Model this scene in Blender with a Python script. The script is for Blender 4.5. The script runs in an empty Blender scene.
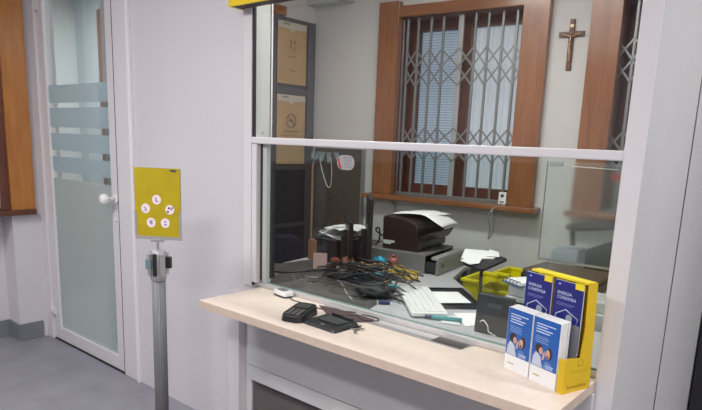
import bpy, bmesh, math, random
from mathutils import Vector, Matrix
random.seed(7)
SC = bpy.context.scene
COL = SC.collection
# ------------------------------------------------------------------ camera
F_PX, V_PX = 599.9, 261.9
YAW, PITCH, ROLL = -0.6963, 0.19868, -0.03806
def cam_axes():
    cy, sy, cp, sp = math.cos(YAW), math.sin(YAW), math.cos(PITCH), math.sin(PITCH)
    fw = Vector((sy*cp, cy*cp, -sp)); r = Vector((cy, -sy, 0)); d = fw.cross(r)
    cr, sr = math.cos(ROLL), math.sin(ROLL)
    return cr*r + sr*d, -sr*r + cr*d, fw
cr_, cd_, cf_ = cam_axes()
cam = bpy.data.objects.new('camera', bpy.data.cameras.new('camera'))
COL.objects.link(cam)
m = Matrix((cr_, -cd_, -cf_)).transposed().to_4x4()
m.translation = (0, 0, 1.52)
cam.matrix_world = m
cam.data.sensor_width = 36; cam.data.lens = F_PX/702*36
cam.data.shift_y = (V_PX-205)/702
cam.data.clip_start = .02
SC.camera = cam
# ------------------------------------------------------------------ world, lights, exposure
W = bpy.data.worlds.new('world'); SC.world = W; W.use_nodes = True
bg = W.node_tree.nodes['Background']
bg.inputs[0].default_value = (.84, .92, 1.0, 1); bg.inputs[1].default_value = 1.15
SC.view_settings.view_transform = 'Standard'; SC.view_settings.look = 'None'
SC.view_settings.gamma = 1; SC.view_settings.use_curve_mapping = False
SC.view_settings.exposure = 0.35
def area(name, loc, sx, sy, power, col=(1, 1, 1)):
    l = bpy.data.lights.new(name, 'AREA'); l.shape = 'RECTANGLE'; l.size = sx; l.size_y = sy
    l.energy = power; l.color = col
    o = bpy.data.objects.new(name, l); COL.objects.link(o); o.location = loc
    return o
HALL_LIGHTS = [(-2.6, -.1, 1.1, .28, 52), (-.4, -.9, 1.1, .28, 54), (1.7, -.3, 1.1, .28, 34), (1.1, 2.2, 1.1, .28, 34)]  # the last one is an added, unseen lamp brightening the pale side wall
OFF_LIGHTS = [(-1.75, 2.45, 1.2, .28, 34)]
for k, (x, y, sx, sy, p) in enumerate(HALL_LIGHTS):
    area('ceiling_lamp_light', (x, y, 2.835), sx, sy, p, (1, .965, .975))
for k, (x, y, sx, sy, p) in enumerate(OFF_LIGHTS):
    area('ceiling_lamp_light', (x, y, 2.835), sx, sy, p, (1, .97, .93))
area('ceiling_lamp_light', (-5.2, 2.6, 2.835), .6, .6, 44, (.9, .97, 1))
# ------------------------------------------------------------------ materials
MATS = {}
def mat(name, col, rough=.5, metal=0., var=0., scale=8., bump=0., bscale=60., stretch=None, col2=None, spec=.5, coat=0.):
    if name in MATS: return MATS[name]
    M = bpy.data.materials.new(name); M.use_nodes = True; nt = M.node_tree; N = nt.nodes; L = nt.links
    b = N['Principled BSDF']
    b.inputs['Base Color'].default_value = (*col, 1); b.inputs['Roughness'].default_value = rough
    b.inputs['Metallic'].default_value = metal; b.inputs['Specular IOR Level'].default_value = spec
    b.inputs['Coat Weight'].default_value = coat; b.inputs['Coat Roughness'].default_value = .12
    if var or bump or col2:
        tc = N.new('ShaderNodeTexCoord'); mp = N.new('ShaderNodeMapping')
        L.new(tc.outputs['Object'], mp.inputs[0])
        if stretch: mp.inputs['Scale'].default_value = stretch
    if var or col2:
        nz = N.new('ShaderNodeTexNoise'); nz.inputs['Scale'].default_value = scale; nz.inputs['Detail'].default_value = 5
        nz.inputs['Distortion'].default_value = .6 if col2 else 0
        L.new(mp.outputs[0], nz.inputs[0])
        rp = N.new('ShaderNodeValToRGB'); rp.color_ramp.elements[0].position = .34; rp.color_ramp.elements[1].position = .66
        c2 = col2 or tuple(c*(1-var) for c in col)
        rp.color_ramp.elements[0].color = (*c2, 1)
        rp.color_ramp.elements[1].color = (*(col if col2 else tuple(min(1, c*(1+var)) for c in col)), 1)
        L.new(nz.outputs[0], rp.inputs[0]); L.new(rp.outputs[0], b.inputs['Base Color'])
    if bump:
        nb = N.new('ShaderNodeTexNoise'); nb.inputs['Scale'].default_value = bscale; nb.inputs['Detail'].default_value = 3
        L.new(mp.outputs[0], nb.inputs[0]); bp = N.new('ShaderNodeBump'); bp.inputs['Strength'].default_value = bump
        bp.inputs['Distance'].default_value = .002
        L.new(nb.outputs[0], bp.inputs['Height']); L.new(bp.outputs[0], b.inputs['Normal'])
    MATS[name] = M; return M
def glass(name, tint=(1, 1, 1), refl_rough=.0):
    M = bpy.data.materials.new(name); M.use_nodes = True; nt = M.node_tree; N = nt.nodes; L = nt.links
    N.remove(N['Principled BSDF']); out = N['Material Output']
    t = N.new('ShaderNodeBsdfTransparent'); t.inputs[0].default_value = (*tint, 1)
    g = N.new('ShaderNodeBsdfGlossy'); g.inputs['Roughness'].default_value = refl_rough
    fr = N.new('ShaderNodeFresnel')
    ge = N.new('ShaderNodeNewGeometry'); mr = N.new('ShaderNodeMapRange'); mr.inputs['To Min'].default_value = 1.5; mr.inputs['To Max'].default_value = 1/1.5
    L.new(ge.outputs['Backfacing'], mr.inputs['Value']); L.new(mr.outputs[0], fr.inputs[0])
    mx = N.new('ShaderNodeMixShader'); L.new(fr.outputs[0], mx.inputs[0]); L.new(t.outputs[0], mx.inputs[1]); L.new(g.outputs[0], mx.inputs[2])
    L.new(mx.outputs[0], out.inputs[0]); return M
def frosted(name, col, body=.35, rough=.45):
    M = bpy.data.materials.new(name); M.use_nodes = True; nt = M.node_tree; N = nt.nodes; L = nt.links
    b = N['Principled BSDF']; b.inputs['Base Color'].default_value = (*col, 1); b.inputs['Roughness'].default_value = rough
    b.inputs['Transmission Weight'].default_value = 1-body; b.inputs['IOR'].default_value = 1.15
    return M
def translucent(name, col, k=.5):
    M = bpy.data.materials.new(name); M.use_nodes = True; nt = M.node_tree; N = nt.nodes; L = nt.links
    N.remove(N['Principled BSDF']); out = N['Material Output']
    d = N.new('ShaderNodeBsdfDiffuse'); d.inputs[0].default_value = (*col, 1)
    t = N.new('ShaderNodeBsdfTranslucent'); t.inputs[0].default_value = (*col, 1)
    mx = N.new('ShaderNodeMixShader'); mx.inputs[0].default_value = k
    L.new(d.outputs[0], mx.inputs[1]); L.new(t.outputs[0], mx.inputs[2]); L.new(mx.outputs[0], out.inputs[0]); return M
WALL = mat('wall_paint', (.645, .63, .65), .6, var=.02, scale=1.5, bump=.15, bscale=90)
WALLI = mat('wall_paint_office', (.60, .60, .585), .7, var=.03, scale=1.2, bump=.15, bscale=90)
WALLR = mat('wall_panel_side', (.58, .58, .585), .55, var=.03, scale=3)
CEIL = mat('ceiling_paint', (.75, .75, .74), .8)
FLOOR = mat('floor_vinyl', (.27, .27, .31), .42, var=.09, scale=5, bump=.1, bscale=30)
BASEB = mat('baseboard_vinyl', (.20, .215, .235), .45, var=.05)
WALUM = mat('white_lacquer', (.72, .70, .71), .35)
GALUM = mat('grey_lacquer', (.46, .49, .47), .38)
ALUM = mat('anodised_aluminium', (.42, .42, .43), .4, .55)
STEEL = mat('brushed_steel', (.46, .45, .455), .42, .6, var=.15, scale=20, stretch=(1, 20, 20))
DSTEEL = mat('dark_steel_plate', (.16, .14, .14), .3, .8)
WOOD = mat('varnished_wood', (.30, .118, .042), .28, scale=3.0, stretch=(9, 9, 1.0), col2=(.215, .080, .027), coat=.35)
WOODH = mat('varnished_wood_horizontal', (.30, .118, .042), .28, scale=3.0, stretch=(1, 9, 9), col2=(.215, .080, .027), coat=.35)
WOODL = mat('honey_wood', (.50, .20, .045), .3, scale=2.5, stretch=(8, 8, 1.2), col2=(.38, .135, .025), coat=.3)
WOODD = mat('dark_red_wood', (.15, .05, .03), .4, scale=3, stretch=(9, 9, 1), col2=(.10, .035, .022))
COUNTER = mat('counter_laminate', (.76, .655, .56), .38, var=.03, scale=25)
CEDGE = mat('counter_edge', (.60, .475, .385), .45, var=.04, scale=30)
APRON = mat('apron_panel', (.54, .54, .535), .5)
DESK = mat('desk_laminate', (.47, .47, .49), .45, var=.02)
YEL = mat('yellow_card', (.66, .44, .01), .5, var=.04)
YELSIGN = mat('yellow_sign_print', (.42, .32, .0), .5, var=.06, scale=14)
YELP = mat('yellow_plastic', (.78, .72, .0), .4)
YELF = mat('yellow_fascia', (.85, .62, .01), .4)
BLACK = mat('black_plastic', (.014, .014, .016), .38)
BLACKM = mat('black_matte', (.02, .02, .022), .7)
CHAR = mat('charcoal_plastic', (.035, .035, .038), .45)
DBROWN = mat('dark_brown_plastic', (.035, .022, .02), .35)
DARKG = mat('dark_grey_metal', (.075, .08, .085), .42, .3)
SLATE = mat('slate_panel', (.022, .032, .042), .35)
TAUPE = mat('taupe_panel', (.085, .072, .062), .75, var=.1, scale=3)
GREYM = mat('grey_painted_metal', (.29, .29, .29), .38, .4)
GREYL = mat('light_grey_plastic', (.45, .47, .46), .5)
POLE = mat('grey_pole_metal', (.17, .17, .175), .5, .15)
WHITEP = mat('white_plastic', (.80, .80, .79), .35)
PAPER = mat('paper', (.85, .85, .84), .8)
PAPERG = mat('paper_grey', (.70, .72, .74), .8)  # slightly greyer paper tone
NAVY = mat('navy_print', (.018, .022, .19), .4)
BLUE = mat('blue_print', (.015, .11, .42), .38)
SKIN = mat('printed_skin', (.60, .37, .29), .5)
HAIR = mat('printed_hair', (.05, .022, .018), .5)
SHIRT = mat('printed_shirt', (.55, .60, .72), .5)
BEIGE = mat('tan_poster_paper', (.42, .28, .135), .75, var=.08, scale=6)
BEIGEL = mat('pale_poster_header', (.46, .44, .38), .7)
TXT = mat('faded_dark_print', (.16, .10, .07), .7)
TXTO = mat('olive_print', (.42, .33, .0), .6)
TXTB = mat('brown_print', (.30, .16, .0), .6)
TXTW = mat('white_print', (.62, .70, .88), .5)
CIRC = mat('pale_pink_print', (.80, .70, .72), .5)
ICON = mat('violet_icon_print', (.30, .25, .35), .5)
RED = mat('red_plastic', (.45, .03, .02), .4)
TEAL = mat('teal_plastic', (.06, .32, .34), .4)
CYAN = mat('cyan_plastic_film', (.03, .35, .55), .2)
MUST = mat('mustard_cable_sheath', (.50, .34, .03), .5)
CLOTHB = mat('blue_grey_cloth', (.10, .12, .18), .85, var=.3, scale=12)
GATE = mat('grey_gate_paint', (.25, .26, .26), .4, .5)
BRONZE = mat('bronze_figure', (.45, .30, .18), .4, .5)
CROSSW = mat('cross_wood', (.13, .045, .025), .45, var=.2, scale=10, stretch=(4, 4, 1))
PHONE = mat('green_grey_lcd', (.07, .08, .07), .2)
LCD = mat('lamp_diffuser', (.9, .9, .9), .5)
KRAFT = mat('kraft_cardboard', (.26, .13, .07), .8)
PINK = mat('pink_card', (.42, .27, .25), .8)
GLASSU = glass('clear_glass'); GLASSL = glass('grey_glass', (.90, .93, .92)); GEDGE = mat('green_glass_edge', (.24, .33, .31), .2)
BLIND = translucent('blue_white_blind', (.72, .80, .86), .55); CURT = translucent('white_net_curtain', (.60, .63, .64), .5)
FROSTB = frosted('frosted_film_blue', (.56, .70, .75), .5, .4); FROSTG = frosted('frosted_film_green', (.64, .72, .69), .5, .4)
PLEXI = frosted('hazy_plexiglass', (.92, .95, .94), .06, .24)
CLEARD = glass('door_glass', (.93, .95, .95))
# ------------------------------------------------------------------ geometry helpers
def box(bm, x0, x1, y0, y1, z0, z1, mi=0, M=None):
    vs = [bm.verts.new((x, y, z)) for x in (x0, x1) for y in (y0, y1) for z in (z0, z1)]
    if M is not None:
        for v in vs: v.co = M @ v.co
    for q in ((0, 1, 3, 2), (4, 6, 7, 5), (0, 4, 5, 1), (2, 3, 7, 6), (0, 2, 6, 4), (1, 5, 7, 3)):
        f = bm.faces.new([vs[i] for i in q]); f.material_index = mi
    return vs
def prism(bm, pts, z0, z1, axis='z', mi=0, M=None):
    """extrude a polygon; axis z: pts=(x,y); axis y: pts=(x,z); axis x: pts=(y,z)"""
    def P(a, b, t):
        v = Vector((a, b, t) if axis == 'z' else (a, t, b) if axis == 'y' else (t, a, b))
        return M @ v if M is not None else v
    lo = [bm.verts.new(P(a, b, z0)) for a, b in pts]; hi = [bm.verts.new(P(a, b, z1)) for a, b in pts]
    n = len(pts)
    fs = [bm.faces.new(lo[::-1]), bm.faces.new(hi)]
    for i in range(n): fs.append(bm.faces.new([lo[i], lo[(i+1) % n], hi[(i+1) % n], hi[i]]))
    for f in fs: f.material_index = mi
def cyl(bm, c, r, h, axis='z', n=24, r2=None, mi=0, M=None):
    r2 = r if r2 is None else r2
    def P(a, b, t):
        v = Vector((c[0]+a, c[1]+b, c[2]+t) if axis == 'z' else (c[0]+a, c[1]+t, c[2]+b) if axis == 'y' else (c[0]+t, c[1]+a, c[2]+b))
        return M @ v if M is not None else v
    A = [bm.verts.new(P(r*math.cos(2*math.pi*i/n), r*math.sin(2*math.pi*i/n), 0)) for i in range(n)]
    B = [bm.verts.new(P(r2*math.cos(2*math.pi*i/n), r2*math.sin(2*math.pi*i/n), h)) for i in range(n)]
    bm.faces.new(A[::-1]).material_index = mi; bm.faces.new(B).material_index = mi
    for i in range(n):
        f = bm.faces.new([A[i], A[(i+1) % n], B[(i+1) % n], B[i]]); f.material_index = mi; f.smooth = True
def lathe(bm, prof, c=(0, 0, 0), n=24, M=None):
    rings = []
    for r, z in prof:
        rings.append([bm.verts.new((M @ Vector((c[0]+max(r, .0004)*math.cos(2*math.pi*i/n), c[1]+max(r, .0004)*math.sin(2*math.pi*i/n), c[2]+z))) if M is not None else
                      (c[0]+max(r, .0004)*math.cos(2*math.pi*i/n), c[1]+max(r, .0004)*math.sin(2*math.pi*i/n), c[2]+z)) for i in range(n)])
    for A, B in zip(rings, rings[1:]):
        for i in range(n):
            f = bm.faces.new([A[i], A[(i+1) % n], B[(i+1) % n], B[i]]); f.smooth = True
    bm.faces.new(rings[0][::-1]); bm.faces.new(rings[-1])
def smooth_path(pts, k=8):
    P = [Vector(p) for p in pts]; out = []
    for i in range(len(P)-1):
        p0 = P[max(i-1, 0)]; p1 = P[i]; p2 = P[i+1]; p3 = P[min(i+2, len(P)-1)]
        for j in range(k):
            t = j/k
            out.append(.5*((2*p1)+(-p0+p2)*t+(2*p0-5*p1+4*p2-p3)*t*t+(-p0+3*p1-3*p2+p3)*t**3))
    out.append(P[-1]); return out
def tube(bm, pts, r, n=8, smooth=True, k=8):
    P = smooth_path(pts, k) if smooth else [Vector(p) for p in pts]
    rings = []; up = Vector((0, 0, 1))
    for i, p in enumerate(P):
        d = (P[min(i+1, len(P)-1)]-P[max(i-1, 0)])
        if d.length < 1e-9: d = Vector((1, 0, 0))
        d.normalize(); a = d.cross(up)
        if a.length < .05: a = d.cross(Vector((1, 0, 0)))
        a.normalize(); b = d.cross(a)
        rr = r(i/(len(P)-1)) if callable(r) else r
        rings.append([bm.verts.new(p+rr*(math.cos(2*math.pi*q/n)*a+math.sin(2*math.pi*q/n)*b)) for q in range(n)])
    for A, B in zip(rings, rings[1:]):
        for q in range(n):
            f = bm.faces.new([A[q], A[(q+1) % n], B[(q+1) % n], B[q]]); f.smooth = True
    bm.faces.new(rings[0][::-1]); bm.faces.new(rings[-1])
def rrect(x0, x1, y0, y1, r, n=5):
    pts = []
    for cx, cy, a0 in ((x1-r, y0+r, -90), (x1-r, y1-r, 0), (x0+r, y1-r, 90), (x0+r, y0+r, 180)):
        for i in range(n+1):
            a = math.radians(a0+90*i/n); pts.append((cx+r*math.cos(a), cy+r*math.sin(a)))
    return pts
def obj(name, bm, mats, parent=None, loc=(0, 0, 0), rot=(0, 0, 0), bevel=0., seg=2, label=None, smooth=False, ids=None):
    bmesh.ops.recalc_face_normals(bm, faces=bm.faces[:])
    me = bpy.data.meshes.new(name); bm.to_mesh(me); bm.free()
    for mm in (mats if isinstance(mats, (list, tuple)) else [mats]): me.materials.append(mm)
    o = bpy.data.objects.new(name, me); COL.objects.link(o)
    o.location = loc; o.rotation_euler = rot
    if parent: o.parent = parent
    if smooth:
        for p in me.polygons: p.use_smooth = True
    if bevel:
        b = o.modifiers.new('bevel', 'BEVEL'); b.width = bevel; b.segments = seg; b.limit_method = 'ANGLE'; b.angle_limit = .6
        b.harden_normals = False
    if label: o['label'] = label
    return o
def tag(o, label, cat, group=None, kind=None):
    o['label'] = label; o['category'] = cat
    if group: o['group'] = group
    if kind: o['kind'] = kind
    return o
def thing(name, label, cat, loc=(0, 0, 0), rz=0, group=None):
    o = bpy.data.objects.new(name, None); COL.objects.link(o); o.empty_display_size = .1
    o.location = loc; o.rotation_euler = (0, 0, rz)
    return tag(o, label, cat, group)
def struct(name, bm, mats, parent=None, bevel=0., label=None):
    o = obj(name, bm, mats, parent, bevel=bevel)
    if parent is None:
        o['kind'] = 'structure'
        if label: o['label'] = label; o['category'] = name.rsplit('_', 1)[0] if name.split('_')[0] not in ('wall',) else 'wall'
    return o
def sroot(name, label, cat, loc=(0, 0, 0), rz=0):
    o = thing(name, label, cat, loc, rz); o['kind'] = 'structure'; return o
B = bmesh.new
def one(*a, **k):
    bm = B(); box(bm, *a, **k); return bm
def text(body, size, name, material, parent, M, depth=.0003, align='LEFT', bold=False):
    cu = bpy.data.curves.new(name, 'FONT'); cu.body = body; cu.size = size; cu.extrude = depth; cu.align_x = align
    cu.resolution_u = 2
    if bold: cu.offset = size*.02
    t = bpy.data.objects.new(name, cu); COL.objects.link(t)
    dg = bpy.context.evaluated_depsgraph_get(); me = bpy.data.meshes.new_from_object(t.evaluated_get(dg))
    bpy.data.objects.remove(t); me.materials.clear(); me.materials.append(material)
    o = bpy.data.objects.new(name, me); COL.objects.link(o); o.parent = parent; o.matrix_local = M
    return o
def face_front(x, y, z):   # text / decals in the local XZ plane facing -Y
    return Matrix.Translation((x, y, z)) @ Matrix.Rotation(math.pi/2, 4, 'X')

# ------------------------------------------------------------------ setting
YF, YB = 1.875, 1.985           # the screen wall's two faces
ZC = 2.86
BA = 0.100986; BY0 = 4.156      # the back wall runs at a slight angle
RB = Matrix.Translation((0, BY0, 0)) @ Matrix.Rotation(BA, 4, 'Z')   # local x along wall, -y into room
def bx(x): return x/math.cos(BA)   # approx local coordinate for a world x on the wall
tag(struct('floor', one(-6.6, 3.2, -2.8, 4.9, -.1, 0), FLOOR), 'grey vinyl floor', 'floor', kind='structure')
tag(struct('ceiling', one(-6.6, 3.2, -2.8, 4.9, ZC, ZC+.1), CEIL), 'white ceiling', 'ceiling', kind='structure')
bm = B()
DX0, DX1, DZ = -4.5, -3.225, 2.52
box(bm, DX1, -2.37, YF, YB, 0, ZC)                 # between the door and the screen
box(bm, DX0, DX1, YF, YB, DZ, ZC)                  # above the door
box(bm, -2.37, -2.19, YF, YB, 0, ZC)
box(bm, -2.19, -.54, YF, YB, 2.38, ZC)             # above the screen
box(bm, -2.19, -.54, YF+.002, YB, .345, .801)          # under the counter
box(bm, -2.19, -.54, YB-.02, YB, 0, .345)
box(bm, -6.6, DX0, YF, YB, 0, ZC)
tag(struct('wall_front', bm, WALL), 'white wall holding the glazed service window and the frosted door', 'wall', kind='structure')
bm = B(); box(bm, -2.318, -2.238, YF-.045, YF, 0, .774); 
tag(struct('trim_1', bm, WALUM, bevel=.002), 'pale flat cover strip left of the service window', 'trim', kind='structure')
bm = B(); box(bm, -4.80, -4.69, -2.8, YF, 0, ZC); box(bm, -4.69, -4.50, 1.665, YF, 0, ZC)
tag(struct('wall_left', bm, WALL), 'white side wall with a pilaster by the door', 'wall', kind='structure')
bm = B(); box(bm, -4.69, -4.678, -2.8, 1.655, 0, .125); box(bm, -4.69, -4.488, 1.653, 1.665, 0, .125); box(bm, -4.50, -4.488, 1.665, 1.825, 0, .125)
tag(struct('baseboard_left', bm, BASEB, bevel=.002), 'grey vinyl skirting along the left wall', 'baseboard', kind='structure')
tag(struct('wall_rear', one(-4.8, 3.2, -2.9, -2.8, 0, ZC), WALL), 'white wall behind the viewer', 'wall', kind='structure')
tag(struct('wall_right', one(3.1, 3.2, -2.8, 4.9, 0, ZC), WALL), 'white wall at the right of the hall', 'wall', kind='structure')
bm = B(); box(bm, -4.69, 3.1, -2.8, -2.775, 0, 1.35)  # unseen addition that gives the lower glass something dark to reflect
tag(struct('trim_6', bm, mat('reflection_panel_dark', (.06, .045, .035), .6)), 'dark panel added unseen behind the viewer to darken the glass reflection', 'trim', kind='structure')
bm = B(); box(bm, -.54, -.49, YF, 2.476, 0, ZC); box(bm, -.54, -.498, 2.476, 2.50, 0, ZC); box(bm, -.54, -.49, 2.50, 4.1, 0, ZC)
tag(struct('wall_side', bm, [WALLR]), 'pale side wall panels of the office, joined by a dark seam', 'wall', kind='structure')
bm = B(); box(bm, -.4975, -.4915, 2.4765, 2.4995, 0, ZC)
tag(struct('trim_2', bm, DBROWN), 'dark seam between the two pale side panels', 'trim', kind='structure')
bm = B(); box(bm, -.5425, -.486, YF-.008, YF, 0, ZC-.001)
tag(struct('trim_3', bm, WALUM, bevel=.001), 'bright narrow post at the right edge of the service window', 'trim', kind='structure')
bm = B(); box(bm, -3.76, -3.65, YB, 3.8, 0, ZC)
tag(struct('wall_inner', bm, WALLI), 'grey-white left wall inside the office', 'wall', kind='structure')
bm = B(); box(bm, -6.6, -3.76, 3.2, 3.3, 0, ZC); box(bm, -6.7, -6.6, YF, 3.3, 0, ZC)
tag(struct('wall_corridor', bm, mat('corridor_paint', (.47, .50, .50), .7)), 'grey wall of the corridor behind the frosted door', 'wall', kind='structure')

# back wall with two window openings (local coordinates of RB)
W1 = (-2.85, -1.877, 1.122, 2.445)
W2 = (-1.285, -.74, 1.13, 2.44)
bm = B()
X0, X1 = -3.85, 3.3
for a, b_, z0, z1 in ((X0, W1[0], 0, ZC), (W1[1], W2[0], 0, ZC), (W2[1], X1, 0, ZC), (W1[0], W1[1], 0, W1[2]), (W1[0], W1[1], W1[3], ZC), (W2[0], W2[1], 0, W2[2]), (W2[0], W2[1], W2[3], ZC)):
    box(bm, a, b_, 0, .28, z0, z1, M=RB)
tag(struct('wall_back', bm, WALLI), 'grey-white back wall of the office with two barred windows', 'wall', kind='structure')
bm = B(); box(bm, -3.78, -3.27, -.10, 0, 2.585, 2.70, M=RB)
tag(struct('trim_4', bm, mat('duct_grey', (.50, .54, .54), .5), bevel=.003), 'pale duct box high on the back wall', 'trim', kind='structure')

def office_window(name, label, X0, X1, cas_l, cas_r, zs, zt, two=True, seed=1, bars=None, sill=None, xrows=None):
    r = sroot(name, label, 'window', (0, BY0, 0), BA)
    # casing boards on the wall face
    obj('casing', one(cas_l, X0+.015, -.06, 0, zs, zt+.105), WOOD, r, bevel=.003)
    obj('casing', one(X1-.012, cas_r, -.06, 0, zs, zt+.085), WOOD, r, bevel=.003)
    obj('casing', one(X0+.015, X1-.012, -.045, 0, zt-.005, zt+.072), WOODH, r, bevel=.003)
    sl = sill or (cas_l-.02, cas_r+.02)
    obj('sill', one(sl[0], sl[1], -.15, .02, zs-.035, zs), WOODH, r, bevel=.006)
    # deep set wooden frame
    bm = B(); yf = .17
    mids = [(X0+X1)/2-.02] if two else []
    box(bm, X0, X1, yf, yf+.06, zs, zs+.085); box(bm, X0, X1, yf, yf+.06, zt-.075, zt)
    box(bm, X0, X0+.075, yf, yf+.06, zs, zt); box(bm, X1-.07, X1, yf, yf+.06, zs, zt)
    for q in mids: box(bm, q-.05, q+.05, yf-.01, yf+.06, zs, zt)
    obj('frame', bm, WOODD, r, bevel=.004)
    # wooden reveals
    bm = B(); box(bm, X0, X0+.012, 0, .28, zs, zt); box(bm, X1-.012, X1, 0, .28, zs, zt); box(bm, X0, X1, 0, .28, zt-.012, zt)
    obj('reveal', bm, WOODD, r)
    spans = [(X0+.075, mids[0]-.05), (mids[0]+.05, X1-.07)] if two else [(X0+.075, X1-.07)]
    for i, (a, b_) in enumerate(spans):
        obj('pane', one(a, b_, yf+.028, yf+.033, zs+.085, zt-.075), GLASSU, r)
        bm = B()
        if i == 0 and two:        # slatted blind
            z = zs+.085
            while z < zt-.075:
                box(bm, a, b_, yf+.05, yf+.053, z, z+.0145); box(bm, a, b_, yf+.053, yf+.056, z+.0145, z+.020, mi=1); z += .020
            obj('blind', bm, [BLIND, translucent('blind_gap', (.35, .42, .50), .4)], r)
        else:                     # gathered net curtain
            n = 60; lo = []; hi = []
            for k in range(n+1):
                x = a+(b_-a)*k/n; y = yf+.055+.006*math.sin(k*1.1)+.003*math.sin(k*2.7)
                lo.append(bm.verts.new((x, y, zs+.085))); hi.append(bm.verts.new((x, y, zt-.075)))
            for k in range(n): bm.faces.new([lo[k], lo[k+1], hi[k+1], hi[k]])
            obj('curtain', bm, CURT, r, smooth=True)
    # folding lattice gate
    g = bpy.data.objects.new('folding_gate', None); COL.objects.link(g); g.parent = r
    yg = .035
    for bxp in bars:
        w = .0085 if bxp[1] == 0 else .0195
        obj('upright', one(bxp[0]-w, bxp[0]+w, yg-.008, yg+.008, zs+.012, zt-.002), GATE if bxp[1] == 0 else mat('pale_gate_stile', (.42, .43, .42), .4, .4), g, bevel=.002)
    xs = [q[0] for q in bars]
    gaps = list(zip(xs, xs[1:]))
    for lo_, hi_ in xrows:
        for a, b_ in gaps:
            if b_-a > .16 or b_-a < .05: continue
            bm = B(); h = (hi_-lo_)
            for za, zb in ((lo_, hi_), (hi_, lo_)):
                p = Vector((a, yg-.014, za)); q = Vector((b_, yg-.014, zb)); d = (q-p).normalized(); nrm = Vector((-d.z, 0, d.x))*.006
                vs = [bm.verts.new(v) for v in (p-nrm, q-nrm, q+nrm, p+nrm)]
                ws = [bm.verts.new(v.co+Vector((0, .004, 0))) for v in vs]
                bm.faces.new(vs); bm.faces.new(ws[::-1])
                for i in range(4): bm.faces.new([vs[i], ws[i], ws[(i+1) % 4], vs[(i+1) % 4]])
            cyl(bm, ((a+b_)/2, yg-.018, (lo_+hi_)/2), .006, .004, 'y', 8)
            obj('scissor_brace', bm, GATE, g)
    bm = B(); box(bm, X0+.012, X1-.012, yg-.018, yg+.018, zs, zs+.02); obj('gate_track', bm, GATE, g, bevel=.002)
    return r
k = 1/math.cos(BA)
bars1 = [(-2.84, 0), (-2.80, 0), (-2.712, 0), (-2.606, 0), (-2.506, 0), (-2.367, 1), (-2.255, 0), (-2.158, 0), (-2.055, 0), (-1.955, 0), (-1.87, 0)]
XR = [(1.40, 1.52), (1.52, 1.64), (1.945, 2.075), (2.075, 2.205)]
office_window('window_2', 'left barred office window in a varnished wood surround', W1[0], W1[1], -3.008, -1.712, 1.122, 2.445, True, 1, bars1, (-3.05, -1.665), XR)
bars2 = [(-1.297, 0), (-1.202, 0), (-1.10, 0), (-1.00, 0), (-.90, 0), (-.80, 0)]
office_window('window_3', 'second barred office window beside the crucifix, half hidden by the white post', W2[0], W2[1], -1.452, -.60, 1.13, 2.44, False, 2, bars2, (-1.47, -.56), XR)

# left hall window, wood casing on the pilaster
r = sroot('window_4', 'honey wood window surround at the left edge', 'window', (0, 0, 0))
obj('casing', one(-4.50, -4.462, 1.655, 1.812, .962, ZC-.02), WOODL, r, bevel=.002)
obj('casing', one(-4.50, -4.485, 1.60, 1.654, .962, ZC-.02), WOODD, r, bevel=.002)
obj('sill', one(-4.69, -4.44, .30, 1.81, .925, .962), WOODD, r, bevel=.003)
obj('frame', one(-4.69, -4.60, 1.50, 1.60, .962, ZC-.02), WOODD, r, bevel=.002)
bm = B()
for q in range(10): box(bm, -4.66, -4.655, 1.40-.1*q, 1.495-.1*q, .965, ZC-.02)
obj('curtain', bm, CURT, r)
# ------------------------------------------------------------------ frosted door
r = sroot('door_1', 'white framed frosted glass door with clear stripes and a round knob', 'door', (0, 0, 0))
bm = B()
box(bm, -4.505, -4.405, YF-.02, YB, 0, DZ); box(bm, -3.405, -3.235, YF-.012, YB, 0, DZ); box(bm, -4.505, -3.235, YF-.02, YB, DZ-.08, DZ)
obj('door_frame', bm, WALUM, r, bevel=.004)
obj('architrave', one(-3.245, -3.221, YF-.022, YF-.0, 0, DZ), mat('bright_white_lacquer', (.84, .82, .83), .3), r, bevel=.003)
bm = B(); y0, y1 = YF-.002, YF+.045; gx0, gx1, gz0, gz1 = -4.315, -3.505, .10, 2.42
box(bm, -4.402, gx0, y0, y1, .008, 2.435); box(bm, gx1, -3.408, y0, y1, .008, 2.435)
box(bm, gx0, gx1, y0, y1, .008, gz0); box(bm, gx0, gx1, y0, y1, gz1, 2.435)
leaf = obj('door_leaf', bm, WALUM, r, bevel=.005)
obj('gasket', one(-3.4075, -3.4055, YF-.013, YF, .008, 2.435), DARKG, r)
obj('threshold', one(-4.40, -3.41, YF-.01, YF+.05, 0, .008), BLACKM, r)
gp = obj('glass_pane', one(gx0, gx1, YF+.018, YF+.024, gz0, gz1), CLEARD, r)
cl = [(1.665, 1.698), (1.498, 1.538), (1.343, 1.385), (1.195, 1.238)]
zz = 1.812
for (a, b_) in cl:
    obj('frosted_band', one(gx0, gx1, YF+.014, YF+.018, b_, zz), FROSTB, r); zz = a
obj('frosted_band', one(gx0, gx1, YF+.014, YF+.018, gz0, zz), FROSTG, r, label='large frosted lower field')
bm = B(); lathe(bm, [(.0, -.045), (.016, -.045), (.013, -.012), (.015, 0), (.029, .012), (.034, .03), (.028, .048), (.012, .056), (0, .057)], M=Matrix.Translation((-3.448, YF-.05, 1.122)) @ Matrix.Rotation(math.pi/2, 4, 'X'))
kb = obj('knob', bm, WHITEP, r)
bm = B(); cyl(bm, (-3.448, YF-.014, 1.122), .031, .013, 'y'); obj('rose', bm, WHITEP, r)
bm = B(); box(bm, -3.475, -3.445, YF-.012, YF-.002, .98, 1.05); cyl(bm, (-3.46, YF-.02, 1.025), .009, .01, 'y'); obj('lock', bm, WHITEP, r, bevel=.003)
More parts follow.
